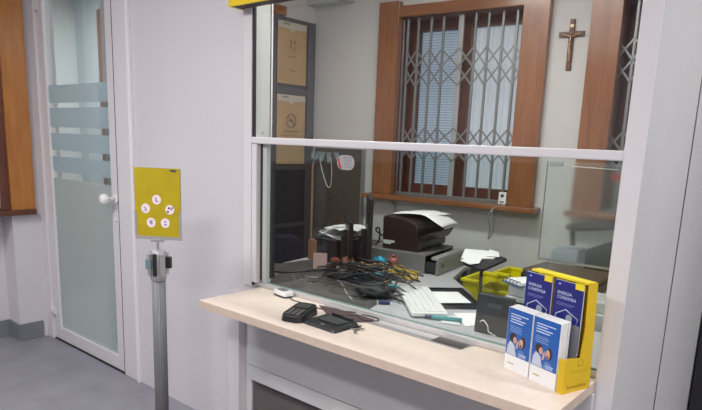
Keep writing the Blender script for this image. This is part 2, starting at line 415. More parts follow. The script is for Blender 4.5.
for z in (.22, 2.33):
    bm = B(); cyl(bm, (-4.403, YF-.014, z-.04), .012, .075); cyl(bm, (-4.403, YF-.014, z+.037), .014, .006); cyl(bm, (-4.403, YF-.014, z-.045), .014, .006)
    box(bm, -4.43, -4.375, YF-.016, YF-.001, z-.03, z+.03)
    obj('hinge', bm, WALUM, r)
# things glimpsed through the clear glass
bm = B(); box(bm, -6.04, -5.3, 3.15, 3.199, 0, 2.7)
tag(obj('wooden_door_casing', bm, mat('corridor_brown_wood', (.17, .08, .05), .5)), 'brown wood casing in the corridor seen through the clear top of the glass door', 'casing')
# ------------------------------------------------------------------ service window (glazing)
r = sroot('window_1', 'glazed service window with white cross rail above the counter', 'window', (0, 0, 0))
bm = B()
box(bm, -2.243, -2.19, YF-.01, YB+.01, .81, 2.45)
obj('jamb', bm, WALUM, r, bevel=.002)
obj('jamb_lining', one(-2.19, -2.183, YF+.008, YB-.012, .845, 2.42), GALUM, r, bevel=.001)
obj('gasket', one(-2.19, -2.178, YF-.004, YF+.008, .845, 2.45), BLACKM, r)
obj('cross_rail', one(-2.19, -.54, YF-.012, YF+.045, 1.492, 1.522), mat('rail_white', (.70, .69, .70), .35), r, bevel=.005)
obj('upper_pane', one(-2.18, -.541, YF+.010, YF+.018, 1.52, 2.45), GLASSU, r)
obj('lower_pane', one(-2.18, -.541, YF+.030, YF+.038, .831, 1.493), GLASSL, r)
obj('sash_stile', one(-2.140, -2.112, YF+.018, YF+.042, .832, 1.492), GALUM, r, bevel=.002)
obj('lower_jamb_lip', one(-2.189, -2.158, YF-.006, YF+.03, .832, 1.491), WALUM, r, bevel=.002)
obj('stile_gasket', one(-2.157, -2.141, YF+.02, YF+.10, .845, 1.492), BLACKM, r)
bm = B(); box(bm, -2.19, -.541, YF+.013, YF+.046, .8105, .831)
obj('bottom_rail', bm, mat('satin_rail', (.62, .61, .60), .35, .3), r, bevel=.002)
obj('pane_edge', one(-2.136, -.541, YF+.0285, YF+.0305, .831, .837), GEDGE, r)
bm = B(); cyl(bm, (-2.187, YF+.055, 1.545), .007, .006, 'x', 12); obj('screw', bm, ALUM, r)
# sticker on the lower pane
r = thing('sticker', 'white rounded sticker with a red mark on the lower glass pane', 'sticker', (-1.641, YF+.0295, 1.432))
bm = B(); prism(bm, rrect(-.047, .047, -.030, .030, .028), -.0008, 0, 'y'); obj('label_sheet', bm, mat('sticker_grey_white', (.36, .36, .35), .6), r)
bm = B()
pts = [(-.043+.0, .012), (-.036, .02), (-.033, .004), (-.027, -.012), (-.018, -.026), (-.028, -.027), (-.038, -.014)]
prism(bm, pts, -.0013, -.0008, 'y'); obj('red_mark', bm, RED, r)
bm = B()
for q in range(5): box(bm, -.012+.002*(q % 2), .036-.004*(q % 3), -.0013, -.0008, .018-.0095*q, .0215-.0095*q)
obj('printed_lines', bm, mat('sticker_print', (.22, .22, .25), .6), r)
# suction hook and hanging lead behind the glass
r = thing('glass_clip', 'clear tape and clips under the rail with a thin white lead hanging down', 'clip', (-1.80, YF+.042, 1.45))
bm = B()
random.seed(3)
for q in range(5):
    x = -.04+.03*q+random.uniform(-.008, .008); h = .012+.03*random.random(); a = random.uniform(-.9, .9)
    prism(bm, [(x-.01, .02), (x+.014, .02), (x+.012+a*.03, .02-h), (x+.001+a*.03, .016-h)], 0, .006+.002*q % .006, 'y')
obj('tape', bm, mat('cloudy_tape', (.22, .25, .26), .4), r, bevel=.001)
bm = B(); tube(bm, [(-.005, .004, 0), (.008, .004, -.05), (.03, .004, -.10), (.048, .004, -.128), (.064, .004, -.118), (.068, .004, -.06), (.06, .004, 0)], .0016)
obj('lead', bm, mat('lead_grey', (.45, .46, .46), .5), r)
# yellow fascia
r = thing('fascia_sign', 'yellow fascia box over the top left of the service window', 'sign', (-2.25, YF-.07, 2.10))
obj('face', one(-.005, 1.72, -.012, -.002, -.017, .35), YELF, r, bevel=.002)
obj('end_cap', one(-.012, -.006, -.012, .068, -.017, .35), YELF, r)
obj('body', one(-.005, 1.70, -.001, .058, -.015, .34), mat('fascia_brown', (.055, .035, .03), .6), r)

# ------------------------------------------------------------------ counter
r = thing('service_counter', 'cream laminate counter shelf in front of the glass', 'counter', (-2.144, 1.53, 0))
CZ = .81; L = 1.609
bm = B(); box(bm, 0, L-.005, 0, YF-1.53-.0135, CZ-.034, CZ-.0004); box(bm, .0, L-.005, YF-1.53-.0135, YF-1.53+.050, CZ-.008, CZ-.0004)
obj('edge_band', bm, CEDGE, r, bevel=.0015)
bm = B(); box(bm, .0015, L-.0065, .0015, YF-1.53+.049, CZ-.0012, CZ)
obj('worktop', bm, COUNTER, r)
bm = B(); box(bm, -.03, L+.0, YF-1.53-.04, YF-1.53-.013, .425, CZ-.035); obj('apron', bm, APRON, r, bevel=.001)
bm = B(); box(bm, -.03, L+.0, YF-1.53-.042, YF-1.53-.013, .35, .422); obj('apron_strip', bm, APRON, r, bevel=.001)
obj('corner_bracket', one(.545, .62, .24, .30, .32, .365), DARKG, r, bevel=.002)
bm = B(); box(bm, .540, .625, .235, .303, .366, .371); obj('bracket_plate', bm, WALUM, r)
# dark panel under the apron, the kneehole's shade put into its colour
tag(struct('trim_5', one(-2.19, -.541, YF+.01, YF+.02, 0.002, .344), mat('kneehole_shade_brown', (.12, .10, .10), .6)), 'dark panel painted as the shade of the kneehole under the counter', 'trim', kind='structure')
# steel transaction tray
r = thing('transaction_tray', 'shallow steel pass-through tray set in the counter along the glass', 'tray', (-1.52, YF-.068, CZ))
bm = B(); prism(bm, [(.04, .008), (.30, 0), (.52, -.004), (.545, .078), (0, .080), (-.20, .080), (-.18, .060)], .0002, .0022)
obj('plate', bm, STEEL, r)
bm = B(); box(bm, .05, .40, .030, .066, .0022, .0035); obj('highlight_strip', bm, mat('highlight_steel', (.78, .77, .78), .35, .6), r, bevel=.0008)  # brighter strip painted as the highlight along the middle of the tray
bm = B(); box(bm, .40, .53, .004, .070, .0022, .003); obj('dark_plate', bm, DSTEEL, r)

# ------------------------------------------------------------------ devices on the counter
# PIN pad
r = thing('card_terminal', 'black payment keypad nearest the left end of the counter front', 'card terminal', (-1.658, 1.672, CZ), math.radians(108))
def terminal(r):
    bm = B(); prism(bm, rrect(-.086, .086, -.050, .050, .03), 0, .030)
    for v in bm.verts:
        if v.co.z > .01: v.co.z = .028+.014*(v.co.x+.086)/.172; v.co.x *= .94; v.co.y *= .93
    obj('body', bm, BLACK, r, bevel=.004)
    def zt(x): return .0282+.014*(x/.94+.086)/.172
    bm = B()
    box(bm, .012, .062, -.030, .030, zt(.01)+.001, zt(.062)+.001)
    obj('display', bm, PHONE, r, bevel=.001)
    for i in range(4):
        for j in range(3):
            x = -.062+.017*i; y = -.022+.022*j
            obj('key', one(x-.006, x+.006, y-.0075, y+.0075, zt(x)-.001, zt(x)+.0035), mat('grey_key', (.12, .11, .11), .5), r, bevel=.001)
terminal(r)
# signature pad
def P(x, y): return (x, y)
r = thing('signature_pad', 'black signature tablet lying between the keypad and the keys', 'tablet', (-1.503, 1.690, CZ), math.radians(-3))
bm = B(); prism(bm, rrect(-.091, .091, -.072, .072, .012), 0, .013)
for v in bm.verts:
    if v.co.z > .005: v.co.x *= .93; v.co.y *= .9; v.co.z = .011+.006*(v.co.y+.08)/.16
obj('body', bm, mat('tablet_black', (.022, .024, .027), .35), r, bevel=.002)
bm = B(); box(bm, -.058, .058, -.020, .045, .016, .0178); obj('screen', bm, mat('tablet_screen', (.045, .05, .052), .18), r)
bm = B(); prism(bm, rrect(-.008, .012, -.052, -.045, .003), .0125, .0142); obj('badge', bm, mat('badge_grey', (.28, .28, .29), .4), r)
bm = B(); tube(bm, [(-.06, .066, .02), (.06, .062, .022)], .005, smooth=False); obj('stylus', bm, BLACK, r)
# keys / tether
r = thing('key_bunch', 'small bunch of metal keys beside the black tablet', 'keys', (-1.400, 1.715, CZ))
def key(r, a, L=.05, dz=.004):
    bm = B(); M = Matrix.Rotation(a, 4, 'Z'); Mt = Matrix.Translation((0, 0, dz)) @ M
    cyl(bm, (.012, 0, 0), .010, .0022, 'z', 16, M=Mt); box(bm, .02, L, -.003, .003, 0, .0022, M=Mt)
    for q in range(3): box(bm, L-.018+.006*q, L-.015+.006*q, -.007, -.002, 0, .0022, M=Mt)
    obj('key', bm, mat('worn_key_metal', (.33, .31, .28), .35, .8), r)
key(r, math.radians(-48), .062); key(r, math.radians(15), .04, .007); key(r, math.radians(100), .045, .0035); key(r, math.radians(160), .04, .009)
bm = B()
pts = [(.017*math.cos(t*math.pi/8), .017*math.sin(t*math.pi/8), .006) for t in range(17)]
tube(bm, pts, .0014, smooth=False, n=6); obj('ring', bm, ALUM, r)
obj('fob', one(-.012, .014, -.004, .010, .009, .016), BLACK, r, bevel=.002)
# white reader / mouse
r = thing('card_reader', 'small white and grey card reader by the left end of the glass', 'card reader', (-1.950, 1.857, CZ), math.radians(-10))
bm = B(); prism(bm, rrect(-.052, .052, -.028, .028, .012), .008, .027); 
for v in bm.verts:
    if v.co.z > .015: v.co.x *= .9; v.co.y *= .9
obj('shell', bm, WHITEP, r, bevel=.003)
bm = B(); prism(bm, rrect(-.046, .046, -.028, .028, .012), 0, .0078); obj('base', bm, DARKG, r)
bm = B(); prism(bm, rrect(-.036, .022, -.016, .018, .006), .0272, .029); obj('pad', bm, GREYM, r)
bm = B(); tube(bm, [(.045, .0, .008), (.09, -.01, .003), (.16, .0, .0025), (.22, .0, .0025), (.30, .02, .0035), (.36, .07, .004), (.40, .10, .004)], .0022); obj('cord', bm, BLACK, r)
bm = B(); 
tube(bm, [(-1.50, 1.755, CZ+.02), (-1.55, 1.80, CZ+.006), (-1.50, 1.845, CZ+.006), (-1.45, 1.82, CZ+.006), (-1.40, 1.85, CZ+.006), (-1.42, 1.880, CZ+.006), (-1.50, 1.878, CZ+.006)], .0022)
tag(obj('cable', bm, BLACKM), 'thin black cable looped behind the black tablet along the glass', 'cable')
bm = B(); prism(bm, [(-1.72, 1.853), (-1.64, 1.80), (-1.575, 1.76), (-1.52, 1.775), (-1.46, 1.785), (-1.44, 1.80), (-1.41, 1.83), (-1.42, 1.862), (-1.50, 1.868), (-1.64, 1.868)], CZ+.0025, CZ+.0045)  # thin flat dark brown patch on the counter beside the glass
tag(obj('cloth', bm, mat('dark_brown_matte', (.085, .055, .055), .9)), 'thin dark brown sheet lying between the black tablet and the glass', 'cloth')

# ------------------------------------------------------------------ leaflet holder
HA = math.radians(-19.5); HO = (-.807, 1.765, CZ)
r = thing('leaflet_holder', 'yellow cardboard leaflet dispenser at the right end of the counter', 'leaflet holder', HO, HA)
TH = .004
side = [(-.002, 0), (.120, 0), (.103, .330), (.066, .332), (.072, .20), (.062, .104), (.004, .110), (-.002, .100)]
def hside(x0, x1, sd=side):
    bm = B(); prism(bm, sd, x0, x1, 'x'); return bm
sp = obj('side_panel', hside(.240, .244), YEL, r, label='right side panel with printed logo')
obj('side_panel', hside(-.002, .002, [(.052, 0), (.118, 0), (.112, .12), (.062, .12)]), YEL, r)
bm = B(); box(bm, .002, .240, .045, .119, 0, .003); obj('base', bm, YEL, r)
bm = B(); prism(bm, [(.115, .003), (.119, .003), (.102, .325), (.098, .325)], .022, .240, 'x'); obj('back_panel', bm, YEL, r)
bm = B(); prism(bm, [(.048, .003), (.051, .003), (.051, .200), (.048, .200)], -.002, .240, 'x'); obj('divider', bm, mat('grey_film', (.16, .16, .18), .3), r)
bm = B(); box(bm, .022, .240, .066, .103, .325, .331); 
for x in (.086, .204): box(bm, x, x+.030, .0555, .0575, .306, .331); box(bm, x, x+.030, .0555, .068, .325, .331)
obj('top_band', bm, mat('bright_yellow_card', (.90, .72, .03), .4), r)
# logo on side
def side_text(body, size, z, y, name, m_):
    M = Matrix.Translation((.2442, y, z)) @ Matrix.Rotation(math.pi/2, 4, 'Z') @ Matrix.Rotation(math.pi/2, 4, 'X')
    text(body, size, name, m_, sp, M, .0002)
side_text('Posteitaliane', .0175, .012, .014, 'brand_text', TXTB)
bm = B(); box(bm, .2441, .2445, .022, .100, .060, .062); box(bm, .2441, .2445, .022, .104, .067, .0685); obj('printed_lines', bm, TXTO, sp)
bm = B()
for (za, zb, ya, yb) in ((.085, .089, .060, .084), (.089, .099, .060, .063), (.089, .099, .081, .084)): box(bm, .2441, .2445, ya, yb, za, zb)
prism(bm, [(.057, .099), (.072, .108), (.087, .099), (.083, .099), (.072, .1045), (.061, .099)], .2441, .2445, 'x')
for v in bm.verts: v.co.y += -.006; v.co.z -= .006
obj('house_logo', bm, TXTO, sp)
bm = B(); box(bm, .2215, .240, -.002, .002, 0, .106); obj('front_flap', bm, YEL, r)

def leaf_thing(lx, ly, w, h, lean, label, group=None, z0=.0035):
    M = Matrix.Translation(HO) @ Matrix.Rotation(HA, 4, 'Z') @ Matrix.Translation((lx, ly, z0)) @ Matrix.Rotation(-lean, 4, 'X')
    o = bpy.data.objects.new('leaflet', None); COL.objects.link(o); o.matrix_world = M; tag(o, label, 'leaflet', group)
    return o
LW, LH = .103, .207
def front_leaflet(lx, ly, z0, lean, label, group=None, printed=True):
    o = leaf_thing(lx, ly, LW, LH, lean, label, group, z0)
    obj('sheet', one(0, LW, 0, .0026, 0, LH), PAPER, o)
    if not printed: return o
    y = -.0004
    obj('cover', one(.001, LW-.001, y, 0, .052, LH-.001), BLUE, o)
    y2 = -.0007
    bm = B(); W_ = LW
    for q, (a, b_) in enumerate(((.012, .085), (.012, .055), (.012, .075), (.012, .065))):
        box(bm, a, b_, y2, y, .186-.0085*q, .1892-.0085*q)
    obj('title_lines', bm, TXTW, o)
    bm = B()
    for q in range(4): box(bm, .012, .060+.004*(q % 2), y2, y, .148-.006*q, .150-.006*q)
    obj('small_lines', bm, mat('pale_blue_print', (.25, .38, .62), .5), o)
    # printed picture: a person whispering to another
    def ell(cx, cz, rx, rz, k_, n=18, yy=None):
        bm = B(); prism(bm, [(cx+rx*math.cos(2*math.pi*i/n), cz+rz*math.sin(2*math.pi*i/n)) for i in range(n)], y-.0003-.00025*k_, y-.00025*(k_-1) if k_ else y, 'y'); return bm
    obj('hair_print', ell(.029, .111, .0145, .015, 0), HAIR, o); obj('hair_print', ell(.070, .104, .012, .019, 0), HAIR, o)
    bm = B(); prism(bm, [(.006, .054), (.009, .082), (.018, .098), (.028, .094), (.038, .086), (.042, .07), (.048, .054)], y-.00045, y, 'y'); obj('shirt_print', bm, SHIRT, o)
    obj('face_print', ell(.0375, .105, .0072, .0110, 1), SKIN, o); obj('face_print', ell(.0645, .101, .0082, .0150, 1), SKIN, o)
    bm = B(); prism(bm, [(.050, .054), (.055, .074), (.066, .080), (.080, .074), (.092, .054)], y-.0006, y, 'y'); obj('shirt_print', bm, mat('printed_blue_shirt', (.12, .22, .50), .5), o)
    bm = B(); prism(bm, [(.044, .078), (.046, .100), (.053, .108), (.055, .100), (.051, .080)], y-.0011, y-.0006, 'y'); obj('hand_print', bm, SKIN, o)
    bm = B(); prism(bm, [(.0645+.003*math.cos(t*math.pi/5), .0925+.0052*math.sin(t*math.pi/5)) for t in range(10)], y-.0011, y-.0006, 'y'); obj('mouth_print', bm, HAIR, o)
    bm = B()
    box(bm, .060, .086, y-.0012, y-.0004, .058, .060); box(bm, .060, .090, y-.0012, y-.0004, .064, .066)
    obj('small_lines', bm, TXTW, o)
    bm = B(); box(bm, .014, .040, -.0003, 0, .022, .026); obj('logo_line', bm, mat('logo_olive', (.50, .45, .12), .5), o)
    return o
random.seed(11)
for s in range(2):
    lx = .004+s*(LW+.005)
    nm = ('left', 'right')[s]
    front_leaflet(lx, .0, .0005, .0, ('blue leaflet with two whispering people, front left stack of the yellow holder', 'blue leaflet with two whispering people, front right stack beside the yellow side panel')[s])
    for q in range(9):
        o = front_leaflet(lx+random.uniform(-.001, .002), .0034+.0040*q, .0005+.0005*q, .0, 'white page edges of a leaflet stacked behind the front leaflet, %s stack' % nm, 'leaflets stacked in the %s front pocket' % nm, False)
def back_leaflet(lx, ly, label):
    o = leaf_thing(lx, ly, LW, .21, 0, label, None, .108)
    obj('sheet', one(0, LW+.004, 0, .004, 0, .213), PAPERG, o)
    y = -.0005
    obj('cover', one(.0005, LW+.0035, y, 0, 0, .2125), NAVY, o)
    text('ENERGIA', .0135, 'title_text', TXTW, o, face_front(.012, y, .171), .0003)
    text('CONDIVISA', .0135, 'title_text', TXTW, o, face_front(.012, y, .157), .0003)
    bm = B(); box(bm, .012, .078, y-.0003, y, .143, .1445); box(bm, .012, .070, y-.0003, y, .138, .1392); obj('small_lines', bm, mat('pale_violet_print', (.25, .28, .6), .5), o)
    bm = B(); box(bm, .014, .022, y-.0003, y, .200, .2035); obj('corner_logo', bm, TXTW, o)
    bm = B()
    pts = [(.012, y-.0008, .085), (.015, y-.0008, .108), (.050, y-.0008, .128), (.096, y-.0008, .108), (.088, y-.0008, .07)]
    tube(bm, pts, .0017, 6, False)
    obj('house_outline', bm, TXTW, o)
    bm = B(); cyl(bm, (.064, y-.001, .103), .012, .001, 'y', 20); obj('lamp_print', bm, mat('printed_grey_green', (.35, .42, .45), .5), o)
    return o
back_leaflet(.008, .0605, 'dark blue leaflet with a white house outline, back row left of the yellow holder')
back_leaflet(.125, .0605, 'dark blue leaflet with a white house outline, back row right of the yellow holder')

# ------------------------------------------------------------------ barrier post with sign
r = thing('barrier_post', 'grey barrier post carrying a yellow notice in front of the white wall', 'post', (-2.254, 1.404, 0), math.radians(38))
bm = B(); lathe(bm, [(.0, 0), (.17, 0), (.17, .012), (.15, .022), (.04, .03), (.0, .03)], n=40); obj('base', bm, POLE, r)
bm = B(); cyl(bm, (0, 0, .028), .0275, .90, n=32)
for q in range(16):
    a = q*math.pi/8; cyl(bm, (.0265*math.cos(a), .0265*math.sin(a), .028), .003, .90, n=6)
obj('pole', bm, POLE, r)
bm = B(); lathe(bm, [(0, .90), (.031, .90), (.034, .915), (.036, .93), (.036, 1.015), (.032, 1.03), (.024, 1.034), (0, 1.034)], n=32)
for q in range(4):
    a = q*math.pi/2+math.pi/4; box(bm, -.012, .012, -.008, .008, .925, 1.02, M=Matrix.Rotation(a, 4, 'Z') @ Matrix.Translation((0, -.036, 0)))
hd = obj('head', bm, ALUM, r, bevel=.002)
bm = B(); box(bm, -.0075, .0075, -.048, -.036, .925, 1.022); obj('belt_slot', bm, BLACK, hd, bevel=.002)
bm = B(); box(bm, .036, .058, -.010, .010, .955, 1.005); obj('belt_clip', bm, BLACK, hd, bevel=.002, label='black belt clip')
bm = B(); box(bm, -.042, -.016, -.040, -.020, .955, .997); obj('belt_end', bm, mat('blue_grey_tape', (.14, .20, .23), .6), hd, bevel=.003)
bm = B(); cyl(bm, (0, 0, 1.03), .0055, .045, n=12); box(bm, -.028, .028, -.007, .007, 1.068, 1.080); obj('neck', bm, ALUM, r, bevel=.001)
SX = .006
hold = bpy.data.objects.new('sign_holder', None); COL.objects.link(hold); hold.parent = r; hold.location = (SX, 0, 1.078); hold.rotation_euler = (0, 0, math.radians(-4))
bm = B(); w = .102
prism(bm, [(-w, .0), (w, .0), (w, .125), (w-.009, .117), (w-.009, .014), (-w+.009, .014), (-w+.009, .117), (-w, .125)], -.006, -.0045, 'y')
box(bm, -w, w, -.0025, .0, 0, .30); 
obj('frame', bm, mat('clear_grey_frame', (.40, .38, .37), .25, .2), hold)
sh = obj('notice', one(-w+.003, w-.002, -.0044, -.0027, .004, .302), YELSIGN, hold, label='yellow notice with five round pictograms')
def dec(name, bm, m_): 
    o = obj(name, bm, m_, sh); return o
y = -.0046
for (cx, cz, ic) in ((-.004, .170, 0), (-.053, .131, 1), (.053, .130, 2), (-.030, .072, 3), (.032, .072, 4)):
    bm = B(); prism(bm, [(cx+.0195*math.cos(2*math.pi*i/24), cz+.0205*math.sin(2*math.pi*i/24)) for i in range(24)], y-.0005, y+.0002, 'y'); c = dec('pictogram', bm, CIRC)
    bm = B(); yy = y-.0008
    if ic == 0: box(bm, cx-.006, cx, yy, y-.0005, cz-.010, cz+.010); box(bm, cx, cx+.008, yy, y-.0005, cz-.010, cz-.004)
    if ic == 1:
        prism(bm, [(cx-.010, cz+.006), (cx-.004, cz+.008), (cx+.008, cz-.006), (cx+.002, cz-.009)], yy, y-.0005, 'y'); box(bm, cx-.010, cx+.006, yy, y-.0005, cz-.012, cz-.009)
    if ic == 2:
        prism(bm, [(cx-.012, cz-.013), (cx-.004, cz-.013), (cx-.004, cz-.005), (cx-.012, cz-.005)], yy, y-.0005, 'y'); prism(bm, [(cx+.002, cz), (cx+.012, cz+.012), (cx+.016, cz+.010), (cx+.006, cz-.003)], yy, y-.0005, 'y'); box(bm, cx-.008, cx+.002, yy, y-.0005, cz+.003, cz+.010)
    if ic == 3: box(bm, cx-.004, cx+.006, yy, y-.0005, cz-.008, cz+.010); box(bm, cx-.009, cx-.005, yy, y-.0005, cz-.002, cz+.006)
    if ic == 4:
        prism(bm, [(cx-.004, cz+.010), (cx+.006, cz+.008), (cx+.004, cz+.002), (cx-.006, cz+.004)], yy, y-.0005, 'y'); prism(bm, [(cx-.006, cz-.002), (cx+.008, cz-.004), (cx+.004, cz-.012), (cx-.004, cz-.010)], yy, y-.0005, 'y')
    obj('icon', bm, ICON if ic != 2 else BLACKM, c)
bm = B()
for q, (a, b_) in enumerate(((-.085, .040), (-.085, -.015), (-.085, .050))): box(bm, a, b_, y, y+.0002, .267-.016*q, .271-.016*q)
box(bm, -.085, .062, y, y+.0002, .213, .215); box(bm, -.085, .020, y, y+.0002, .206, .208)
dec('headline_print', bm, TXTO)
bm = B(); box(bm, -.082, -.025, y, y+.0002, .030, .033); box(bm, -.082, -.015, y, y+.0002, .037, .0385); box(bm, -.082, -.04, y, y+.0002, .044, .0455); dec('footer_print', bm, TXTO)
bm = B(); prism(bm, [(.055, .2955), (.084, .2965), (.086, .2905), (.079, .288), (.074, .2855), (.067, .2880), (.057, .290)], y, y+.0002, 'y'); dec('corner_logo', bm, mat('dark_navy_print', (.04, .04, .05), .5))

# ------------------------------------------------------------------ office: desk
DZT = .74
r = thing('office_desk', 'light grey L-shaped desk behind the glass with a chamfered inner corner', 'desk', (-2.0, 2.6, 0))
poly = [(-3.10, 2.03), (-.62, 2.03), (-.62, 2.64), (-1.39, 2.66), (-1.50, 2.82), (-1.78, 3.085), (-1.885, 3.40), (-1.99, 3.88), (-2.82, 3.80), (-2.78, 2.85), (-2.74, 2.56), (-3.10, 2.52)]
bm = B(); prism(bm, [(x+2.0, y-2.6) for x, y in poly], DZT-.028, DZT); obj('desktop', bm, DESK, r, bevel=.002)
for (x, y) in ((-3.0, 2.1), (-.7, 2.1), (-.7, 2.58), (-2.76, 3.7), (-2.06, 3.75)):
    obj('leg', one(x+2-.02, x+2+.02, y-2.6-.02, y-2.6+.02, 0, DZT-.028), GREYM, r)
obj('modesty_panel', one(-.95, 1.35, -.55, -.535, .28, DZT-.028), DESK, r)
# dark desk mat on left part
bm = B(); prism(bm, [(-3.08, 2.06), (-1.66, 2.06), (-1.72, 2.27), (-1.93, 2.50), (-2.25, 2.72), (-2.70, 2.84), (-2.735, 2.56), (-3.095, 2.518)], DZT, DZT+.003)
tag(obj('desk_mat', bm, mat('dark_grey_mat', (.065, .063, .062), .65, var=.25, scale=25)), 'dark grey desk mat covering the left end of the desk', 'mat')
random.seed(5)
# keyboard
K = [(-1.843, 2.602), (-1.682, 2.660), (-1.346, 2.33), (-1.463, 2.202)]
ax = Vector((K[3][0]-K[0][0], K[3][1]-K[0][1])); La = .53; ang = math.atan2(ax.y, ax.x)
r = thing('keyboard', 'white keyboard lying diagonally behind the glass', 'keyboard', (-1.585, 2.445, DZT+.001), ang)
bm = B(); prism(bm, rrect(-.262, .262, -.085, .085, .012), .008, .026)
obj('case', bm, WHITEP, r, bevel=.004)
obj('foot', one(-.25, .25, -.07, .07, 0, .0078), mat('grey_foot', (.20, .20, .21), .6), r)
for i in range(5):
    for j in range(15):
        if i == 0 and 3 < j < 9:
            if j == 4: x0, x1 = -.24+.032*4, -.24+.032*9-.004
            else: continue
        else: x0 = -.24+.032*j; x1 = x0+.0295
        obj('key', one(x0, x1, -.073+.029*i, -.073+.029*i+.0265, .026, .0295), mat('key_white', (.78, .78, .77), .45), r, bevel=.002)
# black tray with paper
r = thing('document_tray', 'low black tray with rounded corners right of the keyboard', 'tray', (-1.52, 2.63, DZT), math.radians(-45))
bm = B(); prism(bm, rrect(-.20, .185, -.105, .115, .03), 0, .006); obj('base', bm, BLACK, r)
bm = B()
for a in ((-.20, .185, .108, .115), (-.20, -.193, -.105, .115), (.178, .185, -.105, .115)): box(bm, *a, .006, .014)
obj('rim', bm, BLACK, r)
M0 = DZT+.015
def sheet(name, pts, z, m_, label, cat='paper', t=.0012, group=None, curl=0):
    cx = sum(p[0] for p in pts)/len(pts); cy = sum(p[1] for p in pts)/len(pts)
    bm = B(); prism(bm, [(x-cx, y-cy) for x, y in pts], 0, t)
    return tag(obj(name, bm, m_, loc=(cx, cy, z)), label, cat, group)
sheet('paper_sheet', [(-1.655, 2.635), (-1.548, 2.745), (-1.385, 2.60), (-1.49, 2.48)], DZT+.0145, PAPER, 'white sheet lying in the black tray by the keyboard')
sheet('paper_sheet', [(-1.375, 2.415), (-1.30, 2.50), (-1.16, 2.40), (-1.23, 2.27)], DZT+.001, PAPER, 'white sheet lying between the keyboard and the black display box')
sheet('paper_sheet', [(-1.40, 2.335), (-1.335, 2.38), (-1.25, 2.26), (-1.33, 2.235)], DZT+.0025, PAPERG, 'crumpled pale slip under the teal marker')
r = thing('marker_pen', 'flat teal marker lying on papers close to the glass', 'marker', (-1.325, 2.283, DZT+.012), math.radians(25))
bm = B(); tube(bm, [(-.075, 0, 0), (-.05, 0, 0), (.06, 0, 0)], .010, 12, False); obj('barrel', bm, TEAL, r)
bm = B(); tube(bm, [(-.075, 0, 0), (-.09, 0, 0), (-.105, 0, 0)], .0075, 10, False); obj('cap', bm, mat('navy_cap', (.02, .03, .09), .4), r)
# black customer display
r = thing('customer_display', 'black upright display box with a small window and a white cord', 'display', (-1.095, 2.262, DZT), math.radians(3))
bm = B(); prism(bm, [(-.02, .0), (.045, 0), (.03, .165), (-.004, .168)], -.078, .078, 'x'); obj('case', bm, CHAR, r, bevel=.004)
bm = B(); prism(bm, [(-.0095, .115), (-.0065, .140), (-.004, .140), (-.007, .115)], -.030, .035, 'x'); obj('window', bm, mat('dim_lcd', (.09, .095, .10), .25), r)
bm = B(); tube(bm, [(-.05, -.022, .05), (-.03, -.035, .062), (-.005, -.045, .045), (.0, -.04, .02), (.03, -.03, .004)], .0025); obj('cord', bm, WHITEP, r)

# ------------------------------------------------------------------ grey steel cash box with drawer
r = thing('cash_drawer', 'grey steel cash drawer with its front pulled open under the printer', 'cash drawer', (-1.951, 3.03, DZT), math.radians(9))
# local: x to the right (out of drawer), y into depth ; near corner at 0,0
bm = B(); H = .118
box(bm, -.40, 0, 0, .46, H-.012, H); box(bm, -.40, 0, 0, .012, 0, H-.012); box(bm, -.40, 0, .448, .46, 0, H-.012); box(bm, -.40, -.39, .012, .448, 0, H-.012); box(bm, -.418, 0, .012, .448, 0, .006)
obj('case', bm, GREYM, r, bevel=.002)
bm = B(); box(bm, -.30, .0718, .022, .438, .012, .018); box(bm, -.30, .0718, .022, .030, .012, .075); box(bm, -.30, .0718, .43, .438, .012, .075)
dr = obj('drawer', bm, BLACKM, r, bevel=.001)
obj('drawer_front', one(.072, .090, .004, .456, .004, H-.032), GREYM, dr, bevel=.002)
bm = B(); box(bm, .030, .078, .030, .45, H-.030, H-.012); obj('drawer_lid', bm, mat('steel_lid', (.50, .50, .50), .4, .4), dr, bevel=.002)
bm = B(); cyl(bm, (.089, .07, .055), .012, .004, 'x', 16); obj('lock', bm, DARKG, dr)
bm = B()
for yy in (.36, .40):
    for zz in (.035, .075): cyl(bm, (.089, yy, zz), .005, .003, 'x', 8)
obj('rivets', bm, DARKG, dr)
# ------------------------------------------------------------------ dark brown printer
PZ = DZT+H+.001
r = thing('desktop_printer', 'dark brown desktop printer with sloped top standing on the cash drawer', 'printer', (-2.030, 3.07, PZ), math.radians(9))
prof = [(-.335, 0), (-.03, 0), (-.01, .012), (-.0, .06), (-.035, .072), (-.045, .10), (-.07, .115), (-.15, .165), (-.335, .165)]
# long axis in local y, profile in x-z
bm = B(); prism(bm, [(-.25, 0), (-.01, 0), (0, .012), (0, .062), (-.012, .085), (-.008, .150), (-.028, .175), (-.10, .198), (-.245, .208), (-.255, .19)], 0, .44, 'y')
obj('body', bm, DBROWN, r, bevel=.005)
bm = B(); prism(bm, [(-.02, .045), (.020, .060), (.052, .112), (.048, .120), (-.01, .092)], .03, .44, 'y'); obj('output_tray', bm, DBROWN, r, bevel=.003)
bm = B(); prism(bm, [(-.105, .1955), (-.030, .1725), (-.029, .1755), (-.104, .1985)], .03, .39, 'y'); obj('lid', bm, CHAR, r, bevel=.002)
bm = B(); box(bm, -.245, -.165, -.0015, 0, .040, .055); box(bm, -.245, -.19, -.0015, 0, .030, .040); obj('rating_label', bm, PAPERG, r)
bm = B(); tube(bm, [(-.25, .05, .06), (-.31, .04, .09), (-.325, .04, .11), (-.30, .04, .115), (-.29, .03, .05), (-.30, .02, .02), (-.31, .02, .008)], .006, 8); obj('cord', bm, BLACK, r)
